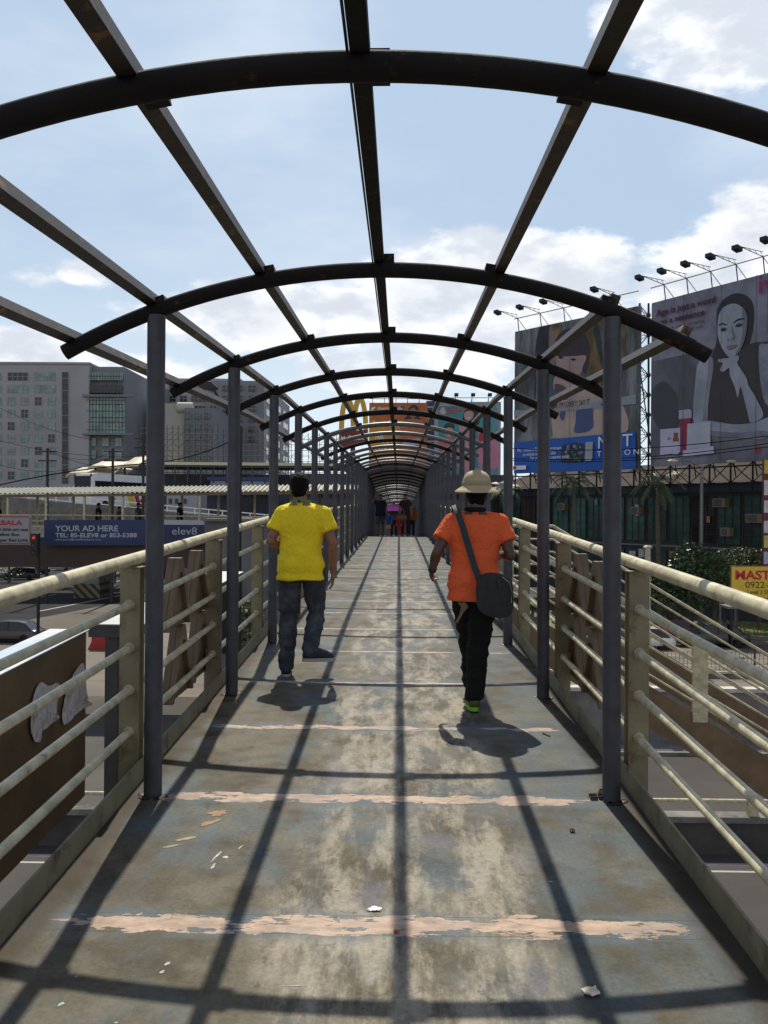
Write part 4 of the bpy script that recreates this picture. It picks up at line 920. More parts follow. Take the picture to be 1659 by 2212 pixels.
def car(label, loc, rz, paint, length=4.5, height=1.45, name='parked_car', cat='car', suv=False, group='cars on the roads', belt=.62):
    th = thing(name, label, cat, loc, rz, group); L = length; H = height; W = 1.78
    zb = H * belt; zl = .2
    pr_ = [(-.5, .34, zb * .86, .86), (-.485, .26, zb * .93, .93), (-.44, zl, zb, .98), (-.30, zl, zb * 1.03, 1), (.0, zl, zb * 1.0, 1), (.22, zl, zb * .99, 1), (.36, zl, zb * .90, .98), (.45, .24, zb * .80, .93), (.495, .30, zb * .70, .82)]
    body = build('body', carbody([(x * L, a, b, k) for x, a, b, k in pr_], W), paint, th, True, True)
    R = []
    cab = [(-.42 if not suv else -.47, zb * .98, .04, .90), (-.30 if not suv else -.42, H * .93, .22, .80), (-.20, H * .985, .3, .76), (.0, H, .3, .75), (.10, H * .97, .3, .76), (.27, zb * .99, .0, .88)]
    m = MB(); Rr = []
    for (x, zt, _, k) in cab:
        w0, w1 = W / 2 * .95, W / 2 * k
        Rr.append([V((x * L, a, z)) for a, z in ((-w0, zb * .93), (-w1, zt), (w1, zt), (w0, zb * .93))])
    m.rings(Rr); build('glasshouse', m, GLASS, th, False, True)
    m = MB(); Rr = []
    for (x, zt, _, k) in cab[1:5]:
        w1 = W / 2 * k + .015
        Rr.append([V((x * L, a, z)) for a, z in ((-w1, zt - .03), (-w1 * .9, zt + .018), (w1 * .9, zt + .018), (w1, zt - .03))])
    m.rings(Rr); build('roof', m, paint, th, True, True)
    for s in (-1, 1):
        for (xa, ka, za, xb, kb) in [(cab[0][0], .95, zb * .95, cab[1][0], cab[1][3]), (-.06, .955, zb * .95, -.06, .765), (cab[5][0], .95, zb * .95, cab[4][0], cab[4][3])]:
            zt = H * .97 if xb != cab[1][0] else H * .92
            m = MB(); m.tube([(xa * L, s * W / 2 * ka, za), (xb * L, s * (W / 2 * kb + .012), zt)], .035, 4); build('pillar', m, paint, th, False, True)
    for s in (-1, 1):
        for x in (-.30, .30): wheel(th, x * L, s * (W / 2 - .10), .32 if not suv else .36)
        m = MB(); m.ell((-.487 * L, s * W * .38, zb * .78), (.07, .16, .09), 10, 6); build('taillight', m, mat('tail_red', (.35, .01, .01), .3), th, True, True)
        m = MB(); m.ell((.468 * L, s * W * .36, zb * .66), (.09, .17, .08), 10, 6); build('headlight', m, mat('lamp_clear', (.55, .56, .58), .15), th, True, True)
        m = MB(); m.ell((.20 * L, s * (W / 2 + .06), zb * 1.04), (.06, .10, .07), 8, 6); build('mirror', m, paint, th, True, True)
    m = MB(); m.box(-.50 * L - .012, -.50 * L + .01, -.24, .24, .48, .62); build('number_plate', m, WHITE, th, False, True)
    return th
def paint(nm, c): return mat('paint_' + nm, c, .25, .2, .05, spec=.7)
car('dark brown sedan driving past on the pale road at the left edge', G(20, 1386), radians(178), paint('dark_brown', (.028, .02, .022)))
car('big black car parked by the verge seen through the stair rails', G(1535, 1396), radians(177), paint('black', (.012, .012, .014)), 4.9, 1.6)
car('white car half hidden by the right railing post', G(1385, 1400), radians(175), paint('white', (.6, .6, .6)), 4.3, 1.42)
car('small red car between the white car and the black car', G(1455, 1378), radians(178), paint('red', (.3, .012, .02)), 3.6, 1.45)
car('black sedan waiting on the left road in front of the white van', G(72, 1240), radians(200), paint('black', 0), 4.5, 1.42)
car('silver blue car between the white van and the black sedan', G(122, 1232), radians(200), paint('silver', (.35, .42, .5)), 4.3, 1.42)
car('black suv at the far left behind the traffic light', G(40, 1252), radians(196), paint('black', 0), 4.6, 1.6, suv=True)
car('red car parked low beside the footbridge behind the second left railing post', G(548, 1310), radians(175), paint('red', 0), 4.2, 1.42)
car('white car far under the footway girder', G(262, 1212), radians(200), paint('white', 0), 4.3, 1.42)
van = thing('passenger_van', 'white passenger van waiting beyond the dark left road', 'van', G(120, 1226), radians(205), 'cars on the roads')
m = carbody([(-2.4, .3, 1.0, .95), (-2.3, .22, 1.1, 1), (1.6, .22, 1.1, 1), (2.3, .26, 1.0, .96), (2.4, .35, .8, .9)], 1.75); build('body', m, paint('white', 0), van, True, True)
R = []
for (x, zt, k) in ((-2.38, 1.95, .86), (-2.0, 2.05, .85), (1.0, 2.05, .85), (1.5, 1.85, .86), (2.15, 1.05, .92)): R.append([V((x, a, z)) for a, z in ((-.85, 1.0), (-.875 * k, zt), (.875 * k, zt), (.85, 1.0))])
m = MB(); m.rings(R); build('glasshouse', m, GLASS, van, False, True)
m = MB(); R = []
for (x, zt) in ((-2.42, 1.98), (-2.0, 2.08), (1.0, 2.08), (1.5, 1.9)): R.append([V((x, a, z)) for a, z in ((-.8, zt - .12), (-.74, zt + .02), (.74, zt + .02), (.8, zt - .12))])
m.rings(R)
for x in (-2.38, -1.4, -.3, .7, 1.45):
    for s in (-1, 1): m.tube([(x, s * .86, 1.0), (x, s * .77, 1.95)], .05, 4)
build('roof', m, paint('white', 0), van, False, True)
for s in (-1, 1):
    for x in (-1.5, 1.6): wheel(van, x, s * .78, .34)
    m = MB(); m.ell((2.38, s * .6, .75), (.06, .15, .1), 8, 6); build('headlight', m, MAT['lamp_clear'], van, True, True)

# ------------------------------------------------------------------ flyover with bus
fo = thing('flyover', 'grey concrete flyover with white parapet railing behind the covered footway', 'flyover', V((-35, 100, GZ)))
fa, fbb = P(-160, 1058, 100), P(640, 1131, 100)
def FO(u, dz, off=0):
    t = (u + 160) / 800; p = fa.lerp(fbb, t); return V((p.x, p.y + off, p.z + dz))
m = MB(); m.rings([[FO(-160, -2.6), FO(-160, 0), FO(-160, 0, .3), FO(-160, -2.6, .3)], [FO(640, -2.6), FO(640, 0), FO(640, 0, .3), FO(640, -2.6, .3)]]); build('parapet_wall', m, CONC, fo)
m = MB(); m.rings([[FO(-160, -2.0, .3), FO(-160, -1.2, .3), FO(-160, -1.2, 11), FO(-160, -2.0, 11)], [FO(640, -2.0, .3), FO(640, -1.2, .3), FO(640, -1.2, 11), FO(640, -2.0, 11)]]); build('roadway', m, DARKCONC, fo)
for dz in (.14, .62):
    m = MB(); m.tube([FO(-160, dz, .15), FO(640, dz, .15)], .07, 6); build('parapet_rail', m, WHITE, fo)
for k in range(27):
    m = MB(); u = -150 + k * 30; m.tube([FO(u, 0, .15), FO(u, .65, .15)], .07, 5); build('rail_post', m, WHITE, fo)
for u in (185, 560, -120):
    m = MB(); g = G(u, 1293); m.box(g.x - 1.2, g.x + 1.2, 99, 103, GZ, FO(u, -2).z); c = build('pier', m, CONC, fo)
hm = bpy.data.materials.new('hazard_stripes'); hm.use_nodes = True; n_ = N(hm.node_tree); bs = hm.node_tree.nodes['Principled BSDF']
s3 = n_('ShaderNodeSeparateXYZ', {0: n_('ShaderNodeTexCoord').outputs['Object']})
f_ = n_.m('LESS_THAN', n_.m('FRACT', n_.m('MULTIPLY', n_.m('ADD', n_.m('ADD', s3.outputs[0], s3.outputs[2]), 50), 1.1)), .5)
hm.node_tree.links.new(n_.mix(f_, (.012, .012, .012, 1), (.16, .12, .05, 1)), bs.inputs['Base Color'])
g = G(185, 1293); m = MB(); m.box(g.x - 1.35, g.x + 1.35, 98.8, 103.2, GZ, GZ + 1.5); build('pier_base', m, hm, fo)
bus = thing('coach_bus', 'white coach bus with yellow and red stripes driving on the flyover', 'bus', V((FO(178, 0).x - .9, 102.6, FO(178, -1.2).z + .75)), radians(68))
Lb, Hb = 11.5, 3.75
m = MB(); R = []
for x, k, zt in ((-.15, .93, Hb - .35), (0, 1, Hb - .08), (1, 1, Hb), (Lb - 1.2, 1, Hb), (Lb - .5, .98, Hb - .5), (Lb, .9, 1.4)): R.append([V((x, a, z)) for a, z in ((-1.25 * k, .35), (-1.27 * k, zt * .7), (-1.12 * k, zt), (1.12 * k, zt), (1.27 * k, zt * .7), (1.25 * k, .35))])
m.rings(R); build('body', m, WHITE, bus, True, True)
m = MB(); m.box(.3, Lb - 1.2, -1.30, -1.275, 1.75, 2.95); build('side_window', m, GLASS, bus, False, True)
m = MB(); m.box(-.19, -.16, -1.08, 1.08, 1.7, Hb - .3); m.box(-.10, -.02, -1.1, 1.1, 1.7, 3.3); build('end_window', m, GLASS, bus, False, True)
for s in (-1, 1):
    m = MB(); m.ell((-.12, s * 1.08, Hb - .22), (.1, .15, .18), 8, 6); build('marker_lamp', m, REDP, bus, True, True)
m = MB(); m.prism([V((6.2, -1.285, .4)), V((7.2, -1.285, .4)), V((6.6, -1.285, 1.7)), V((5.6, -1.285, 1.7))], (0, -.01, 0)); build('stripe', m, YELP, bus, False, True)
m = MB(); m.prism([V((7.4, -1.285, .4)), V((8.2, -1.285, .4)), V((9.6, -1.285, 1.6)), V((9.0, -1.285, 1.7)), V((7.9, -1.285, .9)), V((7.6, -1.285, 1.7)), V((6.9, -1.285, 1.7))], (0, -.014, 0)); build('stripe', m, REDP, bus, False, True)
m = MB(); m.ell((3.2, -1.285, .95), (.55, .02, .4), 14, 6); build('logo_patch', m, mat('orange_logo', (.5, .2, .03), .5), bus, True, True)
for x in (2, 9):
    for s in (-1, 1): wheel(bus, x, s * 1.15, .48, .3)

# ------------------------------------------------------------------ covered footway on the left
fw = thing('covered_footway', 'covered footway with pale corrugated roof and cream posts crossing on the left', 'footway', P(300, 1200, 46))
def fwx(u): return P(u, 1106, 46).x
X0, X1 = fwx(-260), -1.4
def ztilt(x): return .30 * (x - fwx(0)) / (fwx(740) - fwx(0))
m = MB(); R = []
nn = 420
for i in range(nn + 1):
    x = X0 + (X1 - X0) * i / nn; k = i % 4
    zc_ = (.06 if k in (1, 2) else 0)
    pz = 2.33 + ztilt(x)
    R.append([V((x, 45.0, pz + zc_)), V((x + .0, 46.7, pz + .30 + zc_)), V((x, 48.4, pz + .10 + zc_)), V((x, 48.4, pz + .08 + zc_)), V((x, 46.7, pz + .28 + zc_)), V((x, 45.0, pz - .02 + zc_))])
m.rings(R)
build('roof_sheet', m, mat('pale_roof_sheet', (.20, .20, .14), .5, .0, .2, .8, spec=.5), fw, 'sharp')
m = MB(); m.rings([[V((X0, 45.1, 2.18 + ztilt(X0))), V((X0, 45.2, 2.18 + ztilt(X0))), V((X0, 45.2, 2.30 + ztilt(X0))), V((X0, 45.1, 2.30 + ztilt(X0)))], [V((X1, 45.1, 2.18 + ztilt(X1))), V((X1, 45.2, 2.18 + ztilt(X1))), V((X1, 45.2, 2.30 + ztilt(X1))), V((X1, 45.1, 2.30 + ztilt(X1)))]]); build('eave_beam', m, BROWN, fw)
k = 0; x = fwx(-220)
while x < -1.6:
    for yy in (45.2, 48.0):
        m = MB(); xx = x + (.35 if yy > 46 else 0); m.box(xx - .05, xx + .05, yy - .05, yy + .05, .25, 2.25 + ztilt(xx)); build('roof_post', m, CREAM, fw)
    x += .9 * 2
m = MB(); m.box(X0, X1, 45.1, 48.2, .05, .3); build('deck', m, DARKCONC, fw)
m = MB(); m.box(X0, X1, 45.1, 45.4, -1.05, .05); build('girder', m, mat('dim_girder', (.06, .04, .03), .7, 0, .2, .5), fw)
for h in (.5, .75, 1.0, 1.28):
    for yy in (45.15, 48.1):
        m = MB(); m.tube([(X0, yy, h + .1), (X1, yy, h + .1)], .03, 6); build('rail_pipe', m, CREAM, fw)
for u, in ((-120,), (500,)):
    m = MB(); xx = fwx(u); m.box(xx - .5, xx + .5, 45.6, 47.2, GZ, -.2); build('pier', m, CONC, fw)
# banners
th = thing('banner', 'wide navy advertising banner reading YOUR AD HERE on the footway girder', 'banner', P(95, 1178, 44.8))
p = P(95, 1178, 44.9); bn = Board(th, p, P(320, 1178, 44.9) - p, (345 - 95) * 44.9 / F, 55 * 44.9 / F, mat('banner_blue', (.008, .026, .10), .5, 0, .25, .5, coords='Object'), thick=.06)
SLV = mat('silver_letters', (.42, .44, .48), .5)
for s_, x, y, hh, ww in (('YOUR AD HERE', 585, 708, 62, 665), ('TEL: 85-ELEV8 or 853-5388', 585, 772, 46, 862), ('adsinquiry@elev8mediainc.com', 585, 806, 22, 487)):
    a0, b0 = bn.ab(*cD(x, y)); a1, _ = bn.ab(*cD(x + ww, y)); o = bn.txt(s_, a0, b0, hh / 4.896 * 44.9 / F, SLV, 1, bold=.006 if hh > 30 else 0)
    tx = [(world_of(th) @ v_.co - bn.p).dot(bn.A) for v_ in o.data.vertices]; k_ = (a1 - a0) / (max(tx) - a0)
    for v_ in o.data.vertices:
        q = world_of(th) @ v_.co; t_ = (q - bn.p).dot(bn.A) - a0; v_.co = world_of(th).inverted() @ (q + bn.A * t_ * (k_ - 1))
th = thing('banner', 'short navy banner reading elev8 with white strip above, right of the first canopy post', 'banner', P(355, 1160, 44.8))
p = P(350, 1176, 44.85); bn = Board(th, p, RT, (441 - 350) * 44.85 / F, 53 * 44.85 / F, NAVY, thick=.06)
a0, b0 = bn.ab(*cE(195, 1052)); o = bn.txt('elev8', a0, b0, .36, SLV, 1.12)
bn.poly('white_strip', [(0, bn.H - .22), (bn.W, bn.H - .22), (bn.W, bn.H), (0, bn.H)], mat('dull_white_strip', (.42, .43, .46), .6), sm=False)
# warning sign
th = thing('warning_sign', 'white warning sign with red heading and red border at the left edge', 'sign', P(20, 1176, 42))
p = P(-70, 1176, 42); wb = Board(th, p, RT, 137 * 42 / F, 63 * 42 / F, mat('sign_white', (.30, .30, .32), .6), thick=.05)
cx = wb.W
m = MB(); m.tube([wb.to3(.05, .05, .01), wb.to3(cx - .12, .05, .01), wb.to3(cx - .05, .12, .01), wb.to3(cx - .05, wb.H - .12, .01), wb.to3(cx - .12, wb.H - .05, .01), wb.to3(.05, wb.H - .05, .01)], .02, 4); build('border', m, REDP, th)
wb.txt('BABALA', cx - .40, .86, .19, REDP, 1.45, 'RIGHT', .012)
wb.txt('Bawal dahin ang nasa', cx - .12, .60, .14, BLACK, 1.0, 'RIGHT', .004)
wb.txt('Yellow Box', cx - .50, .38, .14, BLACK, 1.1, 'RIGHT', .004)
wb.txt('kapag Red Light', cx - .14, .14, .14, BLACK, 1.1, 'RIGHT', .004)
m = MB(); m.tube([wb.to3(.8, 0, -.15), wb.to3(.8, GZ - p.z, -.15)], .07, 8); build('sign_post', m, GP, th)
# traffic light
q = P(73, 1172, 41); tl = thing('traffic_light', 'black traffic light with red lamp lit under the banner girder', 'traffic light', V((q.x, q.y, GZ)))
m = MB(); m.box(q.x - .15, q.x + .15, q.y, q.y + .25, q.z - .55, q.z + .40); build('housing', m, BLACK, tl, bevel=.02)
for z, c in ((.2, 0), (-.12, 1), (-.42, 1)):
    m = MB(); m.lathe([(.0, 0), (.06, 0), (.06, .03), (0, .03)], (q.x, q.y - .0, q.z + z - .13 + .13), 16, Matrix.Rotation(pi / 2, 3, 'X')); build('lens', m, mat('red_lens_lit', (1, .02, .015), .3, emit=.5) if c == 0 else mat('dark_lens', (.02, .03, .02), .3), tl)
    m = MB(); m.tube([(q.x - .1, q.y - .12, q.z + z + .07), (q.x, q.y - .14, q.z + z + .12), (q.x + .1, q.y - .12, q.z + z + .07)], .015, 4); build('visor', m, BLACK, tl)
m = MB(); m.tube([(q.x + .1, q.y + .3, GZ), (q.x + .1, q.y + .3, q.z + .4)], .07, 8); build('pole', m, BLACK, tl, True)
# concrete kiosk block right of elev8 banner
kb_ = thing('concrete_block_house', 'plain grey concrete block with flat roof right of the elev8 banner', 'building', P(470, 1260, 40))
a = P(442, 1126, 42); b = P(580, 1118, 42)
m = MB(); m.box(a.x, b.x, 42, 50, GZ, a.z); build('wall', m, mat('grey_block', (.15, .15, .155), .8, 0, .2, .5, spec=.08), kb_)
m = MB(); m.box(a.x - .1, b.x + .1, 41.8, 50.2, a.z, a.z + .12); build('roof', m, CONC, kb_)
m = MB(); m.box(a.x + .6, a.x + 1.6, 41.9, 42, -4.5, -1.2); build('window', m, GLASS, kb_)
pv = MB(); pv.box(-16, -4.2, 27, 40, GZ, GZ + .14); struct('pavement', pv, mat('grey_pavement', (.09, .083, .076), .85, 0, .15, .3, spec=.08))  # plain grey pavement colour

# ------------------------------------------------------------------ far left buildings
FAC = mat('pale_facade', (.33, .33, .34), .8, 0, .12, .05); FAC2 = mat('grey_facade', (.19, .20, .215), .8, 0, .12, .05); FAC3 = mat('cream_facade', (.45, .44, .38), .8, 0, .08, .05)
def wall_box(th, u0, u1, vt, d, depth, mt, name='wall'):
    a = PY(u0, vt, d); b = PY(u1, vt, d); m = MB(); m.box(a.x, b.x, a.y, a.y + depth, GZ, a.z); return build(name, m, mt, th)
def win(th, u0, u1, v0, v1, d, mt, bars=1, fr=True):
    a = PY(u0, v1, d); b = PY(u1, v0, d); s = d / F
    m = MB(); m.box(a.x, b.x, a.y - .12, a.y - .04, a.z, b.z); o = build('window', m, mt, th)
    m = MB()
    for k in range(bars + 2):
        x = a.x + (b.x - a.x) * k / (bars + 1); m.box(x - .07, x + .07, a.y - .2, a.y - .13, a.z, b.z)
    m.box(a.x, b.x, a.y - .26, a.y - .21, (a.z + b.z) / 2 - .06, (a.z + b.z) / 2 + .06)
    build('frame', m, mat('pale_window_frame', (.28, .29, .29), .6), o); return o
hb = thing('office_building', 'large pale office block with green glass corner bay on the far left', 'building', PY(100, 1150, 270))
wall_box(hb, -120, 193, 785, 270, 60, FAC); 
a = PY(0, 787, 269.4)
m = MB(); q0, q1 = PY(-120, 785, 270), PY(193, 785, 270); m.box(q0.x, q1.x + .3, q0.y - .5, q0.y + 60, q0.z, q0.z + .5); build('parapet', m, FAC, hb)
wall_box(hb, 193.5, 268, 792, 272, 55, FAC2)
# side face of the block, receding to the right
sa, sb_ = PY(268, 798, 272), PY(345, 830, 330)
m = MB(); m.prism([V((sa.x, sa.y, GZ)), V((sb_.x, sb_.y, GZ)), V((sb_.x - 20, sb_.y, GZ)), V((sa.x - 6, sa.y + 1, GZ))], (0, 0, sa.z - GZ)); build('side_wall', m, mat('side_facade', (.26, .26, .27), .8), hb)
sv = V((sb_.x - sa.x, sb_.y - sa.y, 0)); sn = sv.cross(UP).normalized()
for r in range(9):
    for k in range(2):
        z = sa.z - 5.5 - r * 4.1
        m = MB(); m.obox(V((sa.x, sa.y, z)) + sv * (.06 + .48 * k) + sn * .05, sv * (.40), sn * .1, UP * 2.0); build('window', m, GLASS if r % 2 else TEAL, hb)
for r in range(9):
    v = 805 + r * 26.7
    for c in range(4):
        u0 = (17, 46, 75.6, 104)[c] if r > 1 else (17, 17, 75.6, 75.6)[c]
        if r <= 1 and c % 2: continue
        win(hb, u0, u0 + (15 if r > 1 else 43.5), v, v + 17, 270, TEAL2 if (r * 7 + c * 3) % 4 else GLASS, 1 if r > 1 else 3)
    win(hb, 134, 148.5, v - 1, v + 26, 270, GLASS, 0)
    win(hb, -20, 3, v, v + 17, 270, TEAL2, 1)
for r, (v0, v1, u0, u1) in enumerate([(805, 822, 193, 265), (832, 849, 193, 265), (858, 873, 189, 272), (875, 902, 188, 273), (904, 921, 188, 273), (922, 936, 188, 273)]):
    m = MB(); a = PY(u0, v1, 271); b = PY(u1, v0, 271); m.box(a.x, b.x, a.y - .8, a.y, a.z, b.z); o = build('window_band', m, TEAL2 if r != 1 else GLASS, hb)
    m = MB()
    for k in range(13):
        x = a.x + (b.x - a.x) * k / 12; m.box(x - .08, x + .08, a.y - .95, a.y - .81, a.z, b.z)
    m.box(a.x, b.x, a.y - 1.05, a.y - .96, (a.z + b.z) / 2 - .1, (a.z + b.z) / 2 + .1); build('mullions', m, mat('dark_mullion', (.09, .10, .10), .6), o)
m = MB(); a = PY(182, 858, 270.5); b = PY(290, 854, 270.5); m.box(a.x, b.x, a.y - 1.8, a.y, a.z, b.z); build('ledge', m, FAC2, hb)
m = MB(); a = PY(182, 940, 270.5); b = PY(290, 937, 270.5); m.box(a.x, b.x, a.y - 1.8, a.y, a.z, b.z); build('ledge', m, FAC2, hb)
for r in range(3):
    for c in range(3): win(hb, 193 + c * 28, 207 + c * 28, 946 + r * 27, 964 + r * 27, 271.5, TEAL2, 1)
h2 = thing('office_building', 'tall grey office block with darker side behind the scaffolding', 'building', PY(480, 1150, 330))
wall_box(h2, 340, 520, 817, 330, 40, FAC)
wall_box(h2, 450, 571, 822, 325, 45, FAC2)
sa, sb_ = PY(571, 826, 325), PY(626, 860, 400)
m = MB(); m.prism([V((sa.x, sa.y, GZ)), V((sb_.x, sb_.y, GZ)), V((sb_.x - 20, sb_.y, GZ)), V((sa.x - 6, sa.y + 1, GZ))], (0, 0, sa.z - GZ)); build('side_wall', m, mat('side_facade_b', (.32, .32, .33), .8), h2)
sv = V((sb_.x - sa.x, sb_.y - sa.y, 0)); sn = sv.cross(UP).normalized()
for r in range(9):
    for k in range(3):
        z = sa.z - 6 - r * 4.4; m = MB(); m.obox(V((sa.x, sa.y, z)) + sv * (.06 + .32 * k) + sn * .05, sv * .2, sn * .1, UP * 2.2); build('window', m, GLASS, h2)
for r in range(6):
    v = 833 + r * 22
    for c in range(5): win(h2, 365 + c * 24 - (8 if c > 2 else 0), 380 + c * 24 - (8 if c > 2 else 0), v, v + 12, 324.5 if c > 3 else 329.5, GLASS, 1)
    for c in range(3): win(h2, 480 + c * 28, 497 + c * 28, v, v + 12, 324.5, GLASS, 1)
h3 = thing('apartment_block', 'lower grey and cream block between the first and second left canopy posts', 'building', PY(430, 1150, 290))
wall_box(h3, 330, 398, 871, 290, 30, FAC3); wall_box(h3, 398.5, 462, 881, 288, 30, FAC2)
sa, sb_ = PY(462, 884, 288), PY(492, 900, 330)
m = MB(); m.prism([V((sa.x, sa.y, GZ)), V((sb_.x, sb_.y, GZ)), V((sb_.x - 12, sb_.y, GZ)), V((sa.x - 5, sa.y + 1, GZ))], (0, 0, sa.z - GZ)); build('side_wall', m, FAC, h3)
for r in range(5):
    for c in range(3): win(h3, 400 + c * 20, 411 + c * 20, 892 + r * 23, 905 + r * 23, 287.5, TEAL if c < 2 else GLASS, 1)
m = MB(); a = PY(398, 882, 290); m.tube([(a.x - 2, a.y, a.z + .2), (a.x + 2.6, a.y, a.z + .2)], 1.6, 14); build('roof_tank', m, FAC3, h3, True)
# scaffolding
scf = thing('scaffolding', 'wide lattice of steel scaffolding standing before the far office blocks', 'scaffold', P(500, 1050, 150))
m = MB(); SD = 150
for row, dd in enumerate((0, 3.5)):
    for k in range(37):
        u = 300 + k * 12.2
        m.tube([P(u, 1040, SD + dd), P(u, 918 + (10 if k > 14 else 0) + (8 if k > 26 else 0), SD + dd)], .05, 3)
    for j in range(10):
        v = 925 + j * 12
        if j < 2: m.tube([P(300, v, SD + dd), P(500, v, SD + dd)], .045, 3)
        else: m.tube([P(300, v, SD + dd), P(740, v, SD + dd)], .045, 3)
    for k in range(36):
        u = 300 + k * 12.2
        for j in range(9):
            if rnd.random() < .5:
                v = 932 + j * 12 + (6 if k > 26 else 0)
                if rnd.random() < .5: m.tube([P(u, v, SD + dd), P(u + 12.2, v + 12, SD + dd)], .035, 3)
                else: m.tube([P(u, v + 12, SD + dd), P(u + 12.2, v, SD + dd)], .035, 3)
build('tube_lattice', m, mat('scaffold_tube', (.02, .022, .025), .8), scf)
# station structure with pale roof line
st = thing('train_station', 'long low station with thin cream roof line and dark blue front behind the footway', 'station', P(520, 1100, 140))
a, b = P(296, 1004, 140), P(742, 1003, 140)
m = MB(); m.box(a.x, b.x, 139, 150, a.z, a.z + .42); build('roof', m, mat('cream_roof_edge', (.68, .60, .40), .5), st)
m = MB(); m.box(a.x, b.x, 139.3, 149, a.z - .3, a.z); build('roof_beam', m, DGREY, st)
m = MB(); m.box(P(278, 0, 140).x, b.x, 141, 149, GZ, P(0, 1020, 140).z); build('wall', m, mat('station_front', (.03, .035, .05), .7, 0, .5, .2), st)
m = MB(); m.box(P(452, 0, 139).x, P(605, 0, 139).x, 139.5, 140.9, P(0, 1034, 139).z, P(0, 1026, 139).z); build('blue_band', m, mat('station_blue', (.015, .04, .15), .5), st)
m = MB(); m.box(P(460, 0, 139).x, P(590, 0, 139).x, 139.6, 140.9, P(0, 1060, 139).z, P(0, 1035, 139).z); build('pale_panel', m, mat('pale_panel', (.26, .27, .28), .7), st)
for k in range(16):
    m = MB(); x = P(300 + k * 28, 0, 139.6).x; m.box(x - .1, x + .1, 139.6, 139.8, P(0, 1040, 139).z, a.z - .3); build('column', m, DGREY, st)
lowb = thing('market_building', 'low pale building with small dark windows seen under the footway roof', 'building', P(420, 1110, 120))
a, b = P(358, 1066, 120), P(425, 1100, 120); m = MB(); m.box(a.x, b.x, 120, 126, GZ, a.z); build('wall', m, mat('pale_low', (.33, .35, .38), .7), lowb)
for u in (375, 389, 407):
    m = MB(); x = P(u, 0, 120).x; m.box(x - .2, x + .2, 119.9, 119.98, P(0, 1085, 120).z, P(0, 1074, 120).z); build('window', m, GLASS, lowb)
# wavy canopies
for (pts, lab) in [(((142, 1027), (150, 1021), (205, 1020), (240, 1023), (262, 1025)), 'flat cream canopy roof above the bus'), (((188, 1012), (195, 1007), (222, 1005), (240, 1009), (262, 1006), (294, 1004)), 'wavy beige canopy roof left of the station roof line')]:
    m = MB(); R = []
    for u, v in pts:
        p = P(u, v, 118); R.append([p, p + V((0, 5, .9)), p + V((0, 5, .75)), p + V((0, 0, -.25))])
    m.rings(R)
    th = thing('station_canopy', lab, 'canopy', V((m.v[0].x + 3, 118, GZ)), 0, 'cream canopies behind the bus'); build('roof', m, mat('beige_canopy', (.55, .48, .33), .5), th, True)
    mm = MB(); 
    for u, v in pts[1::2]:
        p = P(u, v, 118); mm.tube([(p.x, p.y + 2, GZ), (p.x, p.y + 2, p.z)], .12, 6)
    build('posts', mm, DGREY, th)
m = MB(); R = []
for u, v in ((236, 1025), (250, 1018), (262, 1006), (285, 1003), (297, 1004)):
    p = P(u, v, 117); R.append([p, p + V((.8, 3, 1.2)), p + V((.8, 3, 1.0)), p + V((0, 0, -.2))])
m.rings(R); th = thing('station_canopy', 'upswept beige canopy wing between the bus and the first canopy post', 'canopy', P(262, 1040, 117), 0, 'cream canopies behind the bus'); build('roof', m, MAT['beige_canopy'], th, True)
mm = MB(); p = P(262, 1006, 117); mm.tube([(p.x, p.y + 1.5, GZ), (p.x, p.y + 1.5, p.z)], .15, 6); build('post', mm, DGREY, th)
# utility poles and wires
def xarm(th, q):
    m = MB(); 
    for dz in (-.4, -1.3): m.box(q.x - .9, q.x + .9, q.y - .06, q.y + .06, q.z + dz, q.z + dz + .12)
    build('cross_arm', m, BLACK, th)
for u, lab in ((103, 'dark utility pole standing left of the bus'), (244, 'dark utility pole rising behind the bus'), (310, 'dark utility pole just left of the first canopy post')):
    pole('utility_pole', lab, u, 968 if u != 310 else 940, 95, .18, mat('dark_pole', (.04, .038, .036), .8), 'utility pole', xarm, 'utility poles on the left')
def wire(label, pts, d0, d1, sag, r=.018):
    m = MB(); a, b = P(*pts[0], d0), P(*pts[1], d1); L = []
    for i in range(25):
        t = i / 24; p = a.lerp(b, t); p.z -= sag * 4 * t * (1 - t); L.append(p)
    m.tube(L, r, 4); o = build('power_line', m, mat('wire_black', (.01, .01, .01), 1, spec=0)); tag(o, label, 'wire', 'overhead wires')
wire('thick black cable rising to the right over the footway roof on the left', ((-60, 1062), (340, 1000)), 60, 60, -.3, .035)
wire('thin cable crossing the pale block above the left utility pole', ((-60, 935), (330, 985)), 90, 95, .8)
wire('cable from the left pole top down past the bus', ((103, 975), (330, 1012)), 95, 95, .7)
wire('highest thin wire crossing the windows of the far left block', ((-40, 860), (200, 950)), 80, 95, .5)
wire('wire strung between the two poles on the left', ((103, 970), (244, 975)), 95, 95, .9)
wire('lowest loose wire left of the first canopy post', ((-40, 990), (244, 985)), 95, 95, 1.4)
wire('ragged cable hanging in front of the scaffolding', ((320, 1000), (505, 950)), 60, 60, .3, .03)
wire('upper black wire crossing the foot of the portrait billboard', ((1100, 968), (1800, 920)), 60, 45, .5, .022)
wire('middle black wire crossing the foot of the portrait billboard', ((1100, 990), (1800, 935)), 60, 45, .5, .022)
wire('lower black wire crossing the foot of the portrait billboard', ((1100, 994), (1800, 943)), 60, 45, .5, .022)

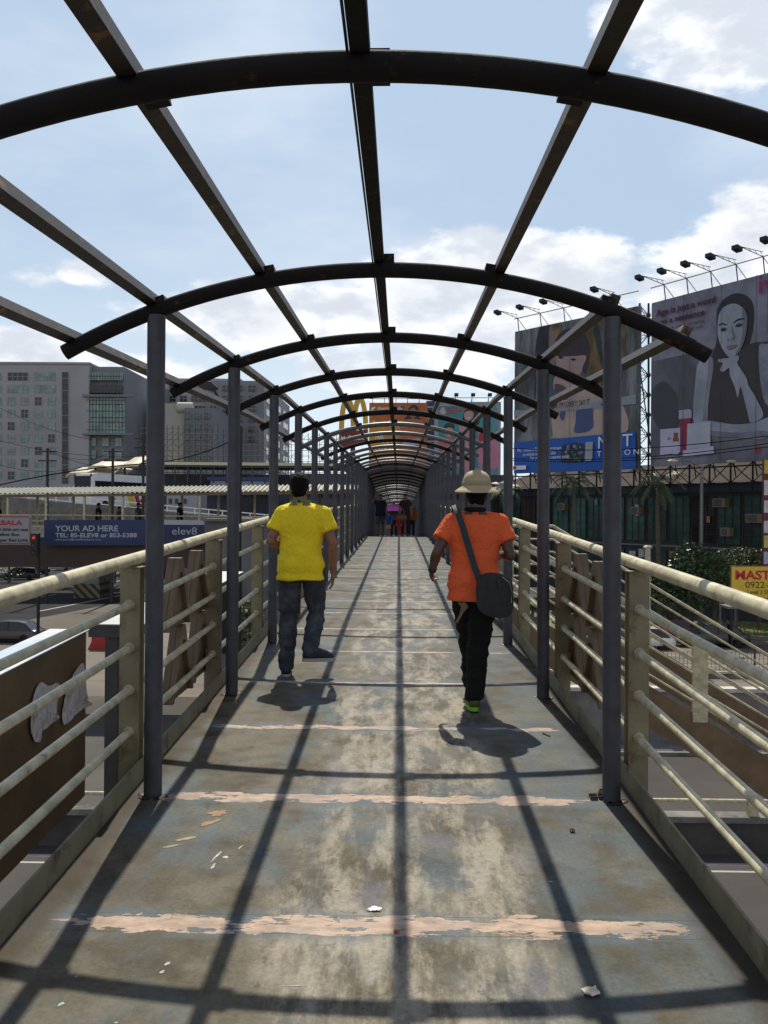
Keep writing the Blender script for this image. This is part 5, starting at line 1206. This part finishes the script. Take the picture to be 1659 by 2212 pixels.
# ------------------------------------------------------------------ people
def remesh(mb, voxel, mt, name, parent, sm=2, disp=None):
    me = bpy.data.meshes.new('tmp'); me.from_pydata([tuple(a) for a in mb.v], [], mb.f)
    bm = bmesh.new(); bm.from_mesh(me); bmesh.ops.recalc_face_normals(bm, faces=bm.faces); bm.to_mesh(me); bm.free()
    o = bpy.data.objects.new('tmp', me); C.objects.link(o)
    r = o.modifiers.new('r', 'REMESH'); r.mode = 'VOXEL'; r.voxel_size = voxel
    if sm: s = o.modifiers.new('s', 'SMOOTH'); s.factor = .6; s.iterations = sm
    bpy.context.view_layer.update()
    m2 = bpy.data.meshes.new_from_object(o.evaluated_get(bpy.context.evaluated_depsgraph_get()))
    C.objects.unlink(o); bpy.data.objects.remove(o)
    m2.name = name; m2.materials.clear(); m2.materials.append(mt)
    if disp:
        ns = [v.normal.copy() for v in m2.vertices]
        for v, nv in zip(m2.vertices, ns): v.co += nv * disp(v.co)
    for p in m2.polygons: p.use_smooth = True
    ob = bpy.data.objects.new(name, m2); C.objects.link(ob); ob.parent = parent; MT[ob.name] = world_of(parent); return ob
def limb(mb, pts, rad, n=14, sub=4):
    pts = [V(p) for p in pts]; P2, R2 = [], []
    for i in range(len(pts) - 1):
        for k in range(sub):
            t = k / sub; t2 = t * t * (3 - 2 * t) if False else t
            P2.append(pts[i].lerp(pts[i + 1], t)); R2.append(rad[i] + (rad[i + 1] - rad[i]) * t)
    P2.append(pts[-1]); R2.append(rad[-1])
    mb.tube(P2, R2, n)
    for p, r in zip(pts, rad): mb.ell(p, (r, r, r), n, 8)
def hand(mb, wrist, dirv, palmn, side, s=1.0, curl=.5):
    """palm and five separate fingers; dirv along the hand, palmn out of the palm, thumb towards side"""
    d = V(dirv).normalized(); n_ = V(palmn).normalized(); x = d.cross(n_).normalized(); 
    if x.dot(V(side)) < 0: x = -x
    M = Matrix((x, d, n_)).transposed()
    mb.ell(V(wrist) + d * .045 * s, (.041 * s, .052 * s, .017 * s), 12, 8, M)
    for k, (o, l, r) in enumerate(((.030, .070, .0092), (.011, .078, .0095), (-.009, .073, .0090), (-.027, .058, .0080))):
        b = V(wrist) + d * .085 * s + x * o * s; c1 = curl * (.9 + .12 * k)
        p1 = b + (d * cos(c1 * .5) + n_ * sin(c1 * .5)) * l * .45 * s; p2 = p1 + (d * cos(c1 * 1.3) + n_ * sin(c1 * 1.3)) * l * .33 * s; p3 = p2 + (d * cos(c1 * 2) + n_ * sin(c1 * 2)) * l * .25 * s
        limb(mb, [b - d * .02, p1, p2, p3], [r * s, r * s, r * .92 * s, r * .8 * s], 8, 2)
    b = V(wrist) + d * .025 * s + x * .030 * s; p1 = b + (x * .8 + d * .6 + n_ * .2).normalized() * .036 * s; p2 = p1 + (x * .3 + d + n_ * .35).normalized() * .030 * s
    limb(mb, [b - x * .01, p1, p2], [.012 * s, .0105 * s, .009 * s], 8, 2)
def ering(c, rx, ry, n=24, sq=2.4, rot=0, tilt=None):
    o = []
    for j in range(n):
        t = 2 * pi * j / n; a, b = cos(t), sin(t)
        x = rx * (abs(a) ** (2 / sq)) * (1 if a > 0 else -1); y = ry * (abs(b) ** (2 / sq)) * (1 if b > 0 else -1)
        o.append(V((c[0] + x * cos(rot) - y * sin(rot), c[1] + x * sin(rot) + y * cos(rot), c[2])))
    return o
def torso_prof(h, k=1.0, w=1.0):
    """(z, rx, ry, y) rows from crotch to neck, for standing height 1.7"""
    return [(.80, .115, .10, 0), (.86, .155, .115, -.01), (.93, .168, .125, -.012), (1.0, .160, .115, -.005), (1.08, .145, .105, .0), (1.18, .155, .112, .0), (1.28, .170, .118, -.004), (1.36, .172, .108, -.012), (1.40, .150, .095, -.018), (1.435, .108, .078, -.018), (1.475, .066, .062, -.008)]
def person(label, loc, rz, H=1.70, J=None, skin=(.20, .10, .06), hair=(.005, .0045, .004), shirt=None, sleeve=.5, hem=.80, pants=None, short=False, shoe=(.03, .03, .03), sole=None, dress=None,
           vox=.02, group=None, wide=1.0, longhair=False, face=True, wr=.0, curlL=.5, curlR=.5, tuck=0, pw=1.0, shirtmat=None, pantmat=None, hands=True):
    th = thing('person', label, 'person', loc, rz, group); s = H / 1.70
    J0 = dict(pel=(0, 0, .93), neck=(0, 0, 1.46), head=(0, .02, 1.585), shL=(-.185, -.01, 1.395), shR=(.185, -.01, 1.395), elL=(-.24, -.03, 1.11), elR=(.24, -.03, 1.11), wrL=(-.25, .06, .86), wrR=(.25, .06, .86),
              hipL=(-.095, 0, .90), hipR=(.095, 0, .90), knL=(-.10, .02, .49), knR=(.10, .02, .49), anL=(-.10, -.03, .085), anR=(.10, -.03, .085), toeL=(-.12, .16, .03), toeR=(.12, .16, .03))
    J0.update(J or {}); J_ = {k: V(v) * s for k, v in J0.items()}
    lean = lambda z: (J_['pel'].lerp(J_['neck'], max(0, min(1.1, (z - .93) / .53))) if True else 0)
    def rows(e, z0, z1, wide_=1.0, flare=0):
        R = []
        for (z, rx, ry, y) in torso_prof(1):
            if z < z0 - .001 or z > z1 + .001: continue
            c = lean(z); R.append(ering((c.x, c.y + y * s, z * s), (rx * wide * wide_ + e) * s, (ry * (wide * .5 + .5) + e) * s))
        return R
    SKM = mat('skin_%d' % int(skin[0] * 1000), skin, .5, 0, .1, 20)
    b = MB(); b.rings(rows(0, .80, 1.48))
    nk, hd = J_['neck'], J_['head']
    limb(b, [nk - V((0, .01, .06)) * s, nk.lerp(hd, .6) - V((0, .02, 0)) * s], [.062 * s, .054 * s])
    b.ell(hd + V((0, -.008, .02)) * s, (.074 * s, .094 * s, .098 * s), 20, 14); b.ell(hd + V((0, .022, -.045)) * s, (.056 * s, .062 * s, .066 * s), 16, 10)
    b.ell(hd + V((0, .093, -.012)) * s, (.012 * s, .018 * s, .022 * s), 8, 6)
    for e in (-1, 1): b.ell(hd + V((e * .077, -.008, -.008)) * s, (.010 * s, .020 * s, .032 * s), 8, 8)
    b.ell(hd + V((0, .082, -.058)) * s, (.024 * s, .010 * s, .006 * s), 8, 6)
    for sd_, sg in (('L', -1), ('R', 1)):
        sh, el, wr_ = J_['sh' + sd_], J_['el' + sd_], J_['wr' + sd_]
        sh = sh + V((-.026 * sg, 0, -.028)) * s
        limb(b, [sh, sh.lerp(el, .4), el, el.lerp(wr_, .3), wr_], [.045 * s, .046 * s, .038 * s, .041 * s, .026 * s])
        fd = (wr_ - el).normalized()
        if hands: hand(b, wr_, fd, V((-sg, .15, 0)) if abs(fd.x) < .7 else V((0, 0, -1)), V((0, 1, .3)), s * 1.02, curlL if sg < 0 else curlR)
        hp, kn, an, toe = J_['hip' + sd_], J_['kn' + sd_], J_['an' + sd_], J_['toe' + sd_]
        limb(b, [hp, hp.lerp(kn, .5), kn, kn.lerp(an, .35), an], [.088 * s, .076 * s, .054 * s, .056 * s, .036 * s])
        limb(b, [an, an.lerp(toe, .7) - V((0, 0, .01)) * s, toe], [.036 * s, .034 * s, .026 * s])
    remesh(b, vox, SKM, 'body', th, 2)
    if face and vox < .01:
        for e in (-1, 1):
            m = MB(); m.ell(hd + V((e * .030, .078, .006)) * s, (.012 * s, .010 * s, .009 * s), 10, 8); build('eye', m, WHITE, th, True, True)
    # hair
    hm_ = MB(); hm_.ell(hd + V((0, -.020, .034)) * s, (.083 * s, .100 * s, .098 * s), 24, 16)
    hm_.v = [V((p.x, p.y, max(p.z, hd.z + (.025 if p.y > hd.y + .03 * s else -.045) * s - (0 if p.y > hd.y + .03 * s else .025 * s)))) for p in hm_.v]
    hm_.ell(hd + V((0, -.060, -.035)) * s, (.064 * s, .042 * s, .058 * s), 16, 10)
    if longhair: limb(hm_, [hd + V((0, -.06, 0)) * s, hd + V((0, -.09, -.18)) * s, hd + V((0, -.09, -.32)) * s], [.085 * s, .08 * s, .05 * s])
    remesh(hm_, max(vox, .006), mat('hair_%d' % int(hair[0] * 1e4), hair, .75, 0, .3, 60, .4, 220, spec=.15), 'hair', th, 1, (lambda c: .004 * noise.noise(c * 60)) if vox < .01 else None)
    fold = None
    if wr:
        def fold(c):
            p = V((c.x * 3.2 + c.z * 1.6, c.y * 3, c.z * 6.5)); a = noise.noise(p); q = noise.noise(V((c.x * 7 - c.z * 5, c.y * 5, c.z * 13)))
            low = max(0, min(1, (1.35 * s - c.z) / .35))
            return max(-.008, wr * ((1 - abs(a) * 3.2) * .9 + q * .7) * (.35 + .65 * low))
    if shirt is not None:
        SM = shirtmat or mat('shirt_%d_%d_%d' % tuple(int(c * 1000) for c in shirt), shirt, .9, 0, .06, 8, .15, 300, spec=.15)
        m = MB(); R = rows(.022, .80, 1.47, 1.0)
        c = lean(hem); top = [r for r in R if r[0].z > (hem + .03) * s]
        cc = lean(hem); hemr = ering((cc.x, cc.y - .006 * s, hem * s), (.170 * wide + .026) * s, (.128 + .028) * s)
        m.rings([hemr] + top)
        for sd_ in 'LR':
            sh, el, wr_ = J_['sh' + sd_], J_['el' + sd_], J_['wr' + sd_]
            e = sh.lerp(el, sleeve / .5 * .60) if sleeve <= .8 else None
            if e is not None:
                sh2 = sh + V((-.018 if sd_ == 'R' else .018, 0, -.018)) * s; m.tube([sh2, sh2.lerp(e, .5), e], [.066 * s, .068 * s, .070 * s], 18); m.ell(sh2, (.068 * s, .066 * s, .062 * s), 16, 10); limb(m, [nk + V((0, -.015, -.035)) * s, sh2 + V((0, 0, .018)) * s], [.06 * s, .052 * s])
            else: limb(m, [sh, el, wr_], [.062 * s, .050 * s, .036 * s])
        m.tube([nk + V((-0.0, -.015, -.04)) * s, nk + V((0, -.012, .008)) * s], [.085 * s, .070 * s], 18)
        remesh(m, max(vox * .9, .007), SM, 'shirt', th, 7, fold)
    if pants is not None:
        PM = pantmat or mat('trousers_%d_%d' % (int(pants[0] * 1e4), int(pants[2] * 1e4)), pants, .85, 0, .12, 10, .2, 200, spec=.15)
        m = MB(); R = rows(.008, .80, .96, 1.0); m.rings(R)
        for sd_ in 'LR':
            hp, kn, an = J_['hip' + sd_], J_['kn' + sd_], J_['an' + sd_]
            if short: limb(m, [hp, hp.lerp(kn, .5), kn + V((0, 0, .04)) * s], [.100 * s, .092 * s * pw, .082 * s * pw], 16)
            else:
                a2 = an + (kn - an).normalized() * .01 * s
                limb(m, [hp, hp.lerp(kn, .5), kn, kn.lerp(an, .5), a2], [.100 * s, .093 * s * pw, .076 * s * pw, .070 * s * pw, .064 * s * pw], 18)
        pf = None
        if wr:
            def pf(c):
                k = noise.noise(V((c.x * 4, c.y * 4, c.z * 11))); kz = min(abs(c.z - .48 * s), abs(c.z - .13 * s)); return .009 * (1 - abs(k) * 3) * (1.2 if kz < .16 else .6)
        remesh(m, max(vox * .9, .007), PM, 'trousers', th, 8, pf)
    for sd_ in 'LR':
        an, toe, kn = J_['an' + sd_], J_['toe' + sd_], J_['kn' + sd_]
        f = (toe - an); f.z = 0; f = f.normalized() if f.length > 1e-4 else V((0, 1, 0)); pitch = toe - an
        ff = pitch.normalized(); base = an - V((0, 0, .085)) * s
        heel = an + V((0, 0, -.045)) * s - f * .025 * s
        m = MB(); limb(m, [heel, an.lerp(toe, .5) + V((0, 0, -.005)) * s, toe + f * .035 * s], [.046 * s, .050 * s, .040 * s], 14); m.ell(an + V((0, 0, -.01)) * s, (.046 * s, .052 * s, .05 * s), 12, 8)
        sh_ = remesh(m, max(vox * .8, .006), mat('shoe_%d_%d' % (int(shoe[0] * 1000), int(shoe[1] * 1000)), shoe, .6, 0, .35, 25), 'shoe', th, 1)
        if sole:
            # sole plate: outline below the shoe
            zz = V((0, 0, 1)); sdv = V((f.y, -f.x, 0))
            upv = sdv.cross((toe + f * .035 * s - heel).normalized()); 
            if upv.z < 0: upv = -upv
            A_0, A_1 = heel - f * .038 * s - upv * .052 * s, toe + f * .075 * s - upv * .040 * s
            R = []
            for t, w_ in ((0, .018), (.06, .034), (.25, .040), (.5, .038), (.72, .048), (.9, .040), (1, .016)):
                c = A_0.lerp(A_1, t); R.append([c - sdv * w_ * s, c + sdv * w_ * s, c + sdv * w_ * s + upv * .028 * s, c - sdv * w_ * s + upv * .028 * s])
            m = MB(); m.rings(R); so_ = build('sole', m, mat('sole_%d' % int(sole[1] * 1000), sole, .6), sh_, True, True)
    return th, J_, s
# --- man in yellow shirt
yY = 8.2; yp = P(653, 1106, yY); zb = zc(yY)
YM = mat('yellow_jersey', (.88, .68, .03), .85, 0, .05, 6, .2, 350, spec=.15, folds=1.7)
JM = mat('blue_grey_denim', (.052, .060, .074), .9, 0, .2, 14, .3, 260, spec=.1, col2=(.082, .092, .108), c2=(.45, .62), c2scale=5, folds=4.5)
ty, Jy, sy = person('man in yellow t-shirt and grey-blue jeans walking away on the left of the deck', (yp.x, yY, zb), radians(2), 1.69,
    J=dict(head=(-.03, .035, 1.59), neck=(-.015, .01, 1.46), pel=(-.01, 0, .93), elL=(-.265, -.05, 1.13), wrL=(-.13, .15, 1.07), elR=(.262, -.04, 1.12), wrR=(.262, .03, .875), shL=(-.195, -.01, 1.385), shR=(.20, -.01, 1.385),
           knL=(-.115, .03, .49), anL=(-.125, -.02, .085), toeL=(-.13, .15, .028), knR=(.12, .10, .50), anR=(.085, -.20, .245), toeR=(.215, -.10, .17)),
    skin=(.26, .115, .075), shirt=(.8, .58, .02), shirtmat=YM, pants=(.05, .06, .09), pantmat=JM, shoe=(.012, .016, .04), sole=(.38, .36, .32), vox=.0065, wide=1.04, wr=.011, hem=.815, curlR=.35)
m = MB(); pts = []
nk = Jy['neck']
for i in range(25):
    t = 2 * pi * i / 24; pts.append(nk + V((.080 * cos(t), -.012 + .076 * sin(t), .012 - .012 * sin(t) * 0)))
m.tube(pts[:-1], .004, 4, closed=True, square=True, r2=.010); build('lanyard', m, mat('green_lanyard', (.08, .24, .04), .7), ty, False, True)
m = MB(); m.box(nk.x - .018, nk.x + .004, nk.y - .098, nk.y - .085, nk.z, nk.z + .025); build('lanyard_clip', m, BLACK, ty, False, True)
# --- man in orange shirt
oY = 7.1; op = P(1026, 1106, oY); zb = zc(oY)
OM = mat('orange_jersey', (.76, .13, .045), .85, 0, .06, 6, .2, 350, spec=.15, folds=1.9)
BM = mat('black_trousers', (.008, .008, .009), .8, 0, .2, 8, .2, 150, spec=.2, folds=4.5)
to_, Jo, s_o = person('man in orange t-shirt and sun helmet walking away on the right of the deck', (op.x, oY, zb), radians(-2), 1.66,
    J=dict(head=(.012, .05, 1.585), neck=(.0, .01, 1.46), elL=(-.285, -.10, 1.15), wrL=(-.315, .06, 1.02), elR=(.262, -.07, 1.135), wrR=(.20, .16, 1.13), shL=(-.20, -.01, 1.395), shR=(.205, -.01, 1.395),
           hipL=(-.085, 0, .90), hipR=(.08, 0, .90), knR=(.035, -.02, .50), anR=(-.005, -.14, .105), toeR=(-.02, .05, .035), knL=(-.03, .26, .52), anL=(-.005, .36, .13), toeL=(.0, .55, .06)),
    skin=(.085, .042, .028), shirt=(.7, .115, .022), shirtmat=OM, pants=(.008, .008, .009), pantmat=BM, shoe=(.05, .09, .01), sole=(.22, .50, .02), vox=.0065, wide=1.04, wr=.011, hem=.80, curlL=.9, curlR=.5, pw=1.05)
hd = Jo['head'] * 1.0
m = MB(); n_k = 40; R = []
prof = [(.160, -.012, 0), (.158, -.006, 0), (.135, .010, 0), (.108, .028, 0), (.106, .036, 0), (.104, .050, 0), (.100, .080, 0), (.088, .108, 0), (.066, .130, 0), (.034, .144, 0), (.016, .147, 0), (.015, .156, 0), (.0, .158, 0)]
inner = [(.150, -.016), (.095, .015), (.09, .03)]
for (r, h) in inner[::-1]: R.append([hd + V((r * cos(t), r * 1.1 * sin(t) - .01, .035 + h)) for t in [2 * pi * i / n_k for i in range(n_k)]])
for (r, h, _) in prof: R.append([hd + V((max(r, .001) * cos(t), r * 1.12 * sin(t) - .01, .035 + h + (-.012 * abs(sin(t)) if r > .12 else .006 * abs(cos(t)) if r > .12 else 0))) for t in [2 * pi * i / n_k for i in range(n_k)]])
m.rings(R, cap=False); hat = build('sun_helmet', m, mat('khaki_helmet', (.42, .34, .20), .7, 0, .06, 10, .15, 200), to_, True, True)
m = MB(); R = []
for (r, h) in ((.107, .032), (.110, .038), (.108, .056), (.1045, .062)): R.append([hd + V((r * cos(t), r * 1.12 * sin(t) - .01, .035 + h)) for t in [2 * pi * i / n_k for i in range(n_k)]])
m.rings(R, cap=False); build('hat_band', m, mat('tan_band', (.34, .27, .16), .7), hat, True, True)
m = MB(); R = [[Jo['neck'] + V((r * cos(t), -.012 + r * sin(t), h)) for t in [2 * pi * i / 24 for i in range(24)]] for r, h in ((.079, -.005), (.083, .008), (.075, .03), (.069, .028))]
m.rings(R, cap=False); build('collar', m, BM, to_, True, True)
m = MB(); w_ = Jo['wrL']; m.tube([w_ - (Jo['wrL'] - Jo['elL']).normalized() * .02, w_ - (Jo['wrL'] - Jo['elL']).normalized() * -.008], .032, 14); build('wristwatch', m, BLACK, to_, True, True)
m = MB()
pts = [(-.125, -.152, .772), (-.075, -.155, .775), (-.058, -.155, .76), (-.05, -.152, .74), (-.085, -.150, .70), (-.12, -.135, .63), (-.145, -.118, .62), (-.115, -.14, .68), (-.10, -.150, .74)]
m.prism([V(p) + V((0, .012, 0)) for p in pts], (0, -.006, 0)); build('pocket_patch', m, mat('tan_patch', (.16, .125, .075), .8), to_, False, True)
# shoulder bag: a thing of its own
bagc = V((op.x, oY, zb))
bg_ = thing('shoulder_bag', 'black rounded messenger bag hanging behind the right hip of the orange shirted man', 'bag', bagc + V((.12, -.2, .68)))
m = MB(); R = []
for (y, k) in ((-.29, .86), (-.285, .96), (-.26, 1), (-.20, 1.0), (-.175, .94), (-.17, .86)):
    R.append([bagc + V((.125 + x * k, y, .835 + z * k)) for x, z in [(c_[0] - .125, c_[1] - .835) for c_ in smooth([(.0, .93), (.03, .975), (.10, .995), (.20, .975), (.245, .92), (.255, .82), (.245, .715), (.18, .68), (.08, .69), (.015, .735), (-.005, .83)], 4)]])
m.rings(R); build('bag_body', m, mat('black_canvas', (.022, .023, .025), .75, 0, .2, 15, .35, 200), bg_, True)
m = MB(); m.tube([bagc + V(p) for p in ((.17, -.295, .97), (.22, -.296, .93), (.24, -.296, .86), (.235, -.296, .79))], .004, 5); build('zip', m, mat('bright_zip', (.25, .25, .26), .3, .8), bg_)
m = MB(); m.prism([bagc + V(p) for p in ((.13, -.294, .95), (.16, -.294, .96), (.165, -.294, .90), (.145, -.294, .88))], (0, -.006, 0)); build('flap_tab', m, BLACK, bg_)
# strap wraps over the left shoulder, across the back to the bag and across the chest
def strap(pts, wdt):
    m = MB(); pts = [V(p) for p in pts]; R = []
    for i, p in enumerate(pts):
        t = (pts[min(i + 1, len(pts) - 1)] - pts[max(i - 1, 0)]).normalized(); nrm_ = V((p.x * .5, p.y + .01, .25 if p.z > 1.42 else 0)).normalized(); x = t.cross(nrm_).normalized()
        nn_ = x.cross(t)
        R.append([bagc + p + x * wdt + nn_ * 0, bagc + p + x * wdt + nn_ * .004, bagc + p - x * wdt + nn_ * .004, bagc + p - x * wdt])
    m.rings(R); return m
sp_ = [(-.02, .15, 1.18), (-.08, .14, 1.30), (-.13, .115, 1.40), (-.150, .05, 1.458), (-.150, -.02, 1.468), (-.140, -.095, 1.435), (-.120, -.135, 1.38), (-.095, -.152, 1.30), (-.065, -.160, 1.20), (-.035, -.162, 1.10), (-.01, -.166, 1.02), (.01, -.18, .97), (.02, -.20, .93)]
build('strap', strap(sp_, .023), mat('dark_teal_webbing', (.018, .035, .04), .7, 0, .1, 30, .3, 300), bg_, True)
build('strap', strap([(-.02, .15, 1.18), (.06, .15, 1.05), (.14, .12, .98), (.20, .02, .94), (.21, -.10, .92), (.20, -.19, .92)], .023), MAT['dark_teal_webbing'], bg_, True)
# --- people at the far end of the deck
def far(label, u, d, **k):
    q = P(u, 1106, d); return person(label, (q.x, q.y, zc(q.y)), k.pop('rz', pi), group='people at the far end of the bridge', vox=k.pop('vox', .022), **k)
far('man in navy top and grey shorts with hand raised to head at the far end', 822, 40.5, H=1.74, shirt=(.012, .014, .03), pants=(.05, .055, .05), short=True, wide=1.15, skin=(.12, .06, .04), J=dict(elR=(.34, .02, 1.36), wrR=(.17, .10, 1.58)))
far('small child in blue overalls and yellow shorts at the far end', 839.5, 40.2, H=.98, shirt=(.02, .06, .25), pants=(.45, .26, .03), short=True, skin=(.2, .1, .07))
far('woman with black hair and grey top under the pink umbrella at the far end', 851, 44, H=1.5, shirt=(.11, .11, .11), pants=(.015, .025, .05), longhair=True, J=dict(elR=(.24, .1, 1.15), wrR=(.10, .2, 1.32)))
far('tall long haired woman in dark top carrying a brown bag at the far end', 875.5, 40.2, H=1.74, shirt=(.03, .02, .022), pants=(.06, .012, .02), longhair=True, skin=(.2, .1, .07), wide=.9)
far('person in brown jacket with yellow cloth and dark trousers at the far end', 889, 43, H=1.5, shirt=(.14, .07, .02), sleeve=1, pants=(.012, .014, .02))
far('toddler in red holding a hand between the two women at the far end', 862, 39.9, H=.82, shirt=(.34, .02, .02), pants=(.3, .03, .03))
q = P(851.5, 1097, 43.6); ub = thing('umbrella', 'open pink umbrella held over the woman in grey at the far end', 'umbrella', q)
m = MB(); R = [[q + V((r * cos(t), r * sin(t) * .9, h)) for t in [2 * pi * i / 16 for i in range(16)]] for r, h in ((.50, -.14), (.44, .0), (.28, .12), (.02, .18))]
m.rings(R, cap=False); build('canopy', m, mat('pink_umbrella', (.90, .22, .80), .6), ub, True)
m = MB(); m.tube([q + V((0, 0, .2)), q + V((.03, -.0, -.42))], .01, 6); build('shaft', m, DGREY, ub)
q = P(868, 1120, 39.9); m = MB(); m.ell(q, (.22, .09, .2), 14, 10); bb = thing('handbag', 'brown handbag hanging beside the tall woman at the far end', 'bag', q - V((0, 0, .2))); build('bag_body', m, mat('brown_leather', (.12, .035, .02), .5), bb, True)
m = MB(); m.tube([q + V((-.12, 0, .14)), q + V((-.06, 0, .4)), q + V((.06, 0, .4)), q + V((.12, 0, .14))], .015, 6); build('handle', m, BROWN, bb)
# --- people on the covered footway
for (u, H, lab, c) in ((213, 1.66, 'dark clothed pedestrian on the footway above the word HERE', (.015, .015, .018)), (258, 1.5, 'pedestrian in brown facing right on the footway below the bus stripes', (.07, .05, .045)), (299, 1.68, 'pedestrian in grey top on the footway just left of the first canopy post', (.05, .05, .055)), (389, 1.7, 'pedestrian in black on the footway above the elev8 banner', (.012, .012, .012)), (-3, 1.6, 'pedestrian cut by the left edge on the footway', (.02, .02, .02))):
    q = P(u, 1106, 46.2); person(lab, (q.x, q.y, .32), radians(-90 + (20 if u == 213 else 0)), H=H, shirt=c, pants=(.02, .02, .025), vox=.024, group='people on the covered footway', wide=1.1, hands=False)

# ------------------------------------------------------------------ litter on the deck
def deckpt(u, v):
    lo, hi = 1.0, 60.0
    for _ in range(50):
        mid = (lo + hi) / 2; p = P(u, v, mid)
        if p.z > zc(p.y): lo = mid
        else: hi = mid
    return P(u, v, lo)
def scrap(name, label, u, v, w_, h_, mt, seed, lift=.012):
    rg = random.Random(seed); c = deckpt(u, v); m = MB(); k = 5; vs = []
    for i in range(k):
        for j in range(k): vs.append(c + V(((i / (k - 1) - .5) * w_ + rg.uniform(-.12, .12) * w_, (j / (k - 1) - .5) * h_ + rg.uniform(-.12, .12) * h_, .003 + rg.uniform(0, lift))))
    m.add(vs, [(i * k + j, (i + 1) * k + j, (i + 1) * k + j + 1, i * k + j + 1) for i in range(k - 1) for j in range(k - 1)])
    o = build(name, m, mt, None, False); md = o.modifiers.new('t', 'SOLIDIFY'); md.thickness = .0015; tag(o, label, name.split('_')[-1], 'litter on the deck')
PAP = mat('crumpled_paper', (.7, .58, .45), .8, 0, .2, 20)
scrap('paper_scrap', 'crumpled cream paper scrap near the bottom right of the deck', 1277, 2147, .05, .05, PAP, 1)
scrap('foil_wrapper', 'shiny silver wrapper on the pink strip in the middle of the deck', 808, 1966, .05, .03, mat('foil', (.8, .8, .75), .2, .9), 2, .006)
scrap('dry_leaf', 'curled brown dry leaf on the right half of the deck', 1236, 1797, .02, .03, mat('dry_leaf_brown', (.10, .05, .03), .8), 3)
scrap('orange_scrap', 'tiny orange paper scrap just below the pink strip', 857, 2015, .022, .02, mat('orange_bit', (.4, .14, .06), .8), 4)
m = MB(); a = deckpt(1172, 1585); b = deckpt(1188, 1592); m.tube([a + V((0, 0, .006)), b + V((0, 0, .006))], .005, 5); tag(build('twig', m, BARK), 'short dark twig lying right of the helmet shadow', 'twig', 'litter on the deck')
m = MB()
rg = random.Random(5); c = deckpt(1300, 1722)
for _ in range(9):
    p = c + V((rg.uniform(-.05, .05), rg.uniform(-.08, .1), .004)); m.box(p.x - .02, p.x + .02, p.y - .01, p.y + .01, p.z, p.z + .012, None)
tag(build('glass_shards', m, mat('dark_shards', (.05, .05, .055), .1, .3)), 'pile of dark broken bits at the foot of the first right canopy post', 'debris', 'litter on the deck')

def flake(name, u, v, L, Wd, ang, mt, seed, dz=.0015):
    rg = random.Random(seed); c = deckpt(u, v); pts = []
    for i in range(16):
        t = 2 * pi * i / 16; k = rg.uniform(.55, 1.15); x, y = cos(t) * L / 2 * k, sin(t) * Wd / 2 * k
        X_ = c.x + x * cos(ang) - y * sin(ang); Y_ = c.y + x * sin(ang) + y * cos(ang); pts.append(V((X_, Y_, zc(Y_) + dz)))
    build(name, MB().poly(pts), mt, bridge)
OR = mat('ochre_flake', (.26, .16, .075), .8, 0, .15, 20); YE = mat('pale_ochre_flake', (.30, .24, .13), .8, 0, .15, 20); CH = mat('chalk_smear', (.40, .42, .40), .9, 0, .3, 40); GN = mat('green_fleck', (.28, .42, .26), .8)
for a_ in [('paint_flake', 470, 1757, .11, .09, .5, OR, 1), ('paint_flake', 452, 1778, .12, .05, .9, OR, 2), ('paint_flake', 402, 1812, .13, .035, .5, YE, 3), ('paint_flake', 372, 1828, .09, .03, .6, YE, 4),
           ('chalk_mark', 468, 1850, .13, .012, 1.35, CH, 5), ('chalk_mark', 460, 1872, .07, .014, 1.5, CH, 6), ('chalk_mark', 487, 1852, .035, .035, .3, CH, 7), ('chalk_mark', 520, 1830, .06, .008, 1.3, CH, 8),
           ('chalk_mark', 362, 2082, .035, .018, 1.2, CH, 9), ('chalk_mark', 350, 2100, .03, .012, 1.3, CH, 10), ('green_fleck', 132, 2170, .03, .018, 1.1, GN, 11), ('green_fleck', 165, 2110, .012, .012, 0, GN, 12), ('green_fleck', 250, 2210, .015, .01, 0, GN, 13),
           ('chalk_mark', 1190, 1905, .02, .012, 0, CH, 14), ('chalk_mark', 640, 2130, .12, .004, .1, CH, 15)]: flake(*a_)
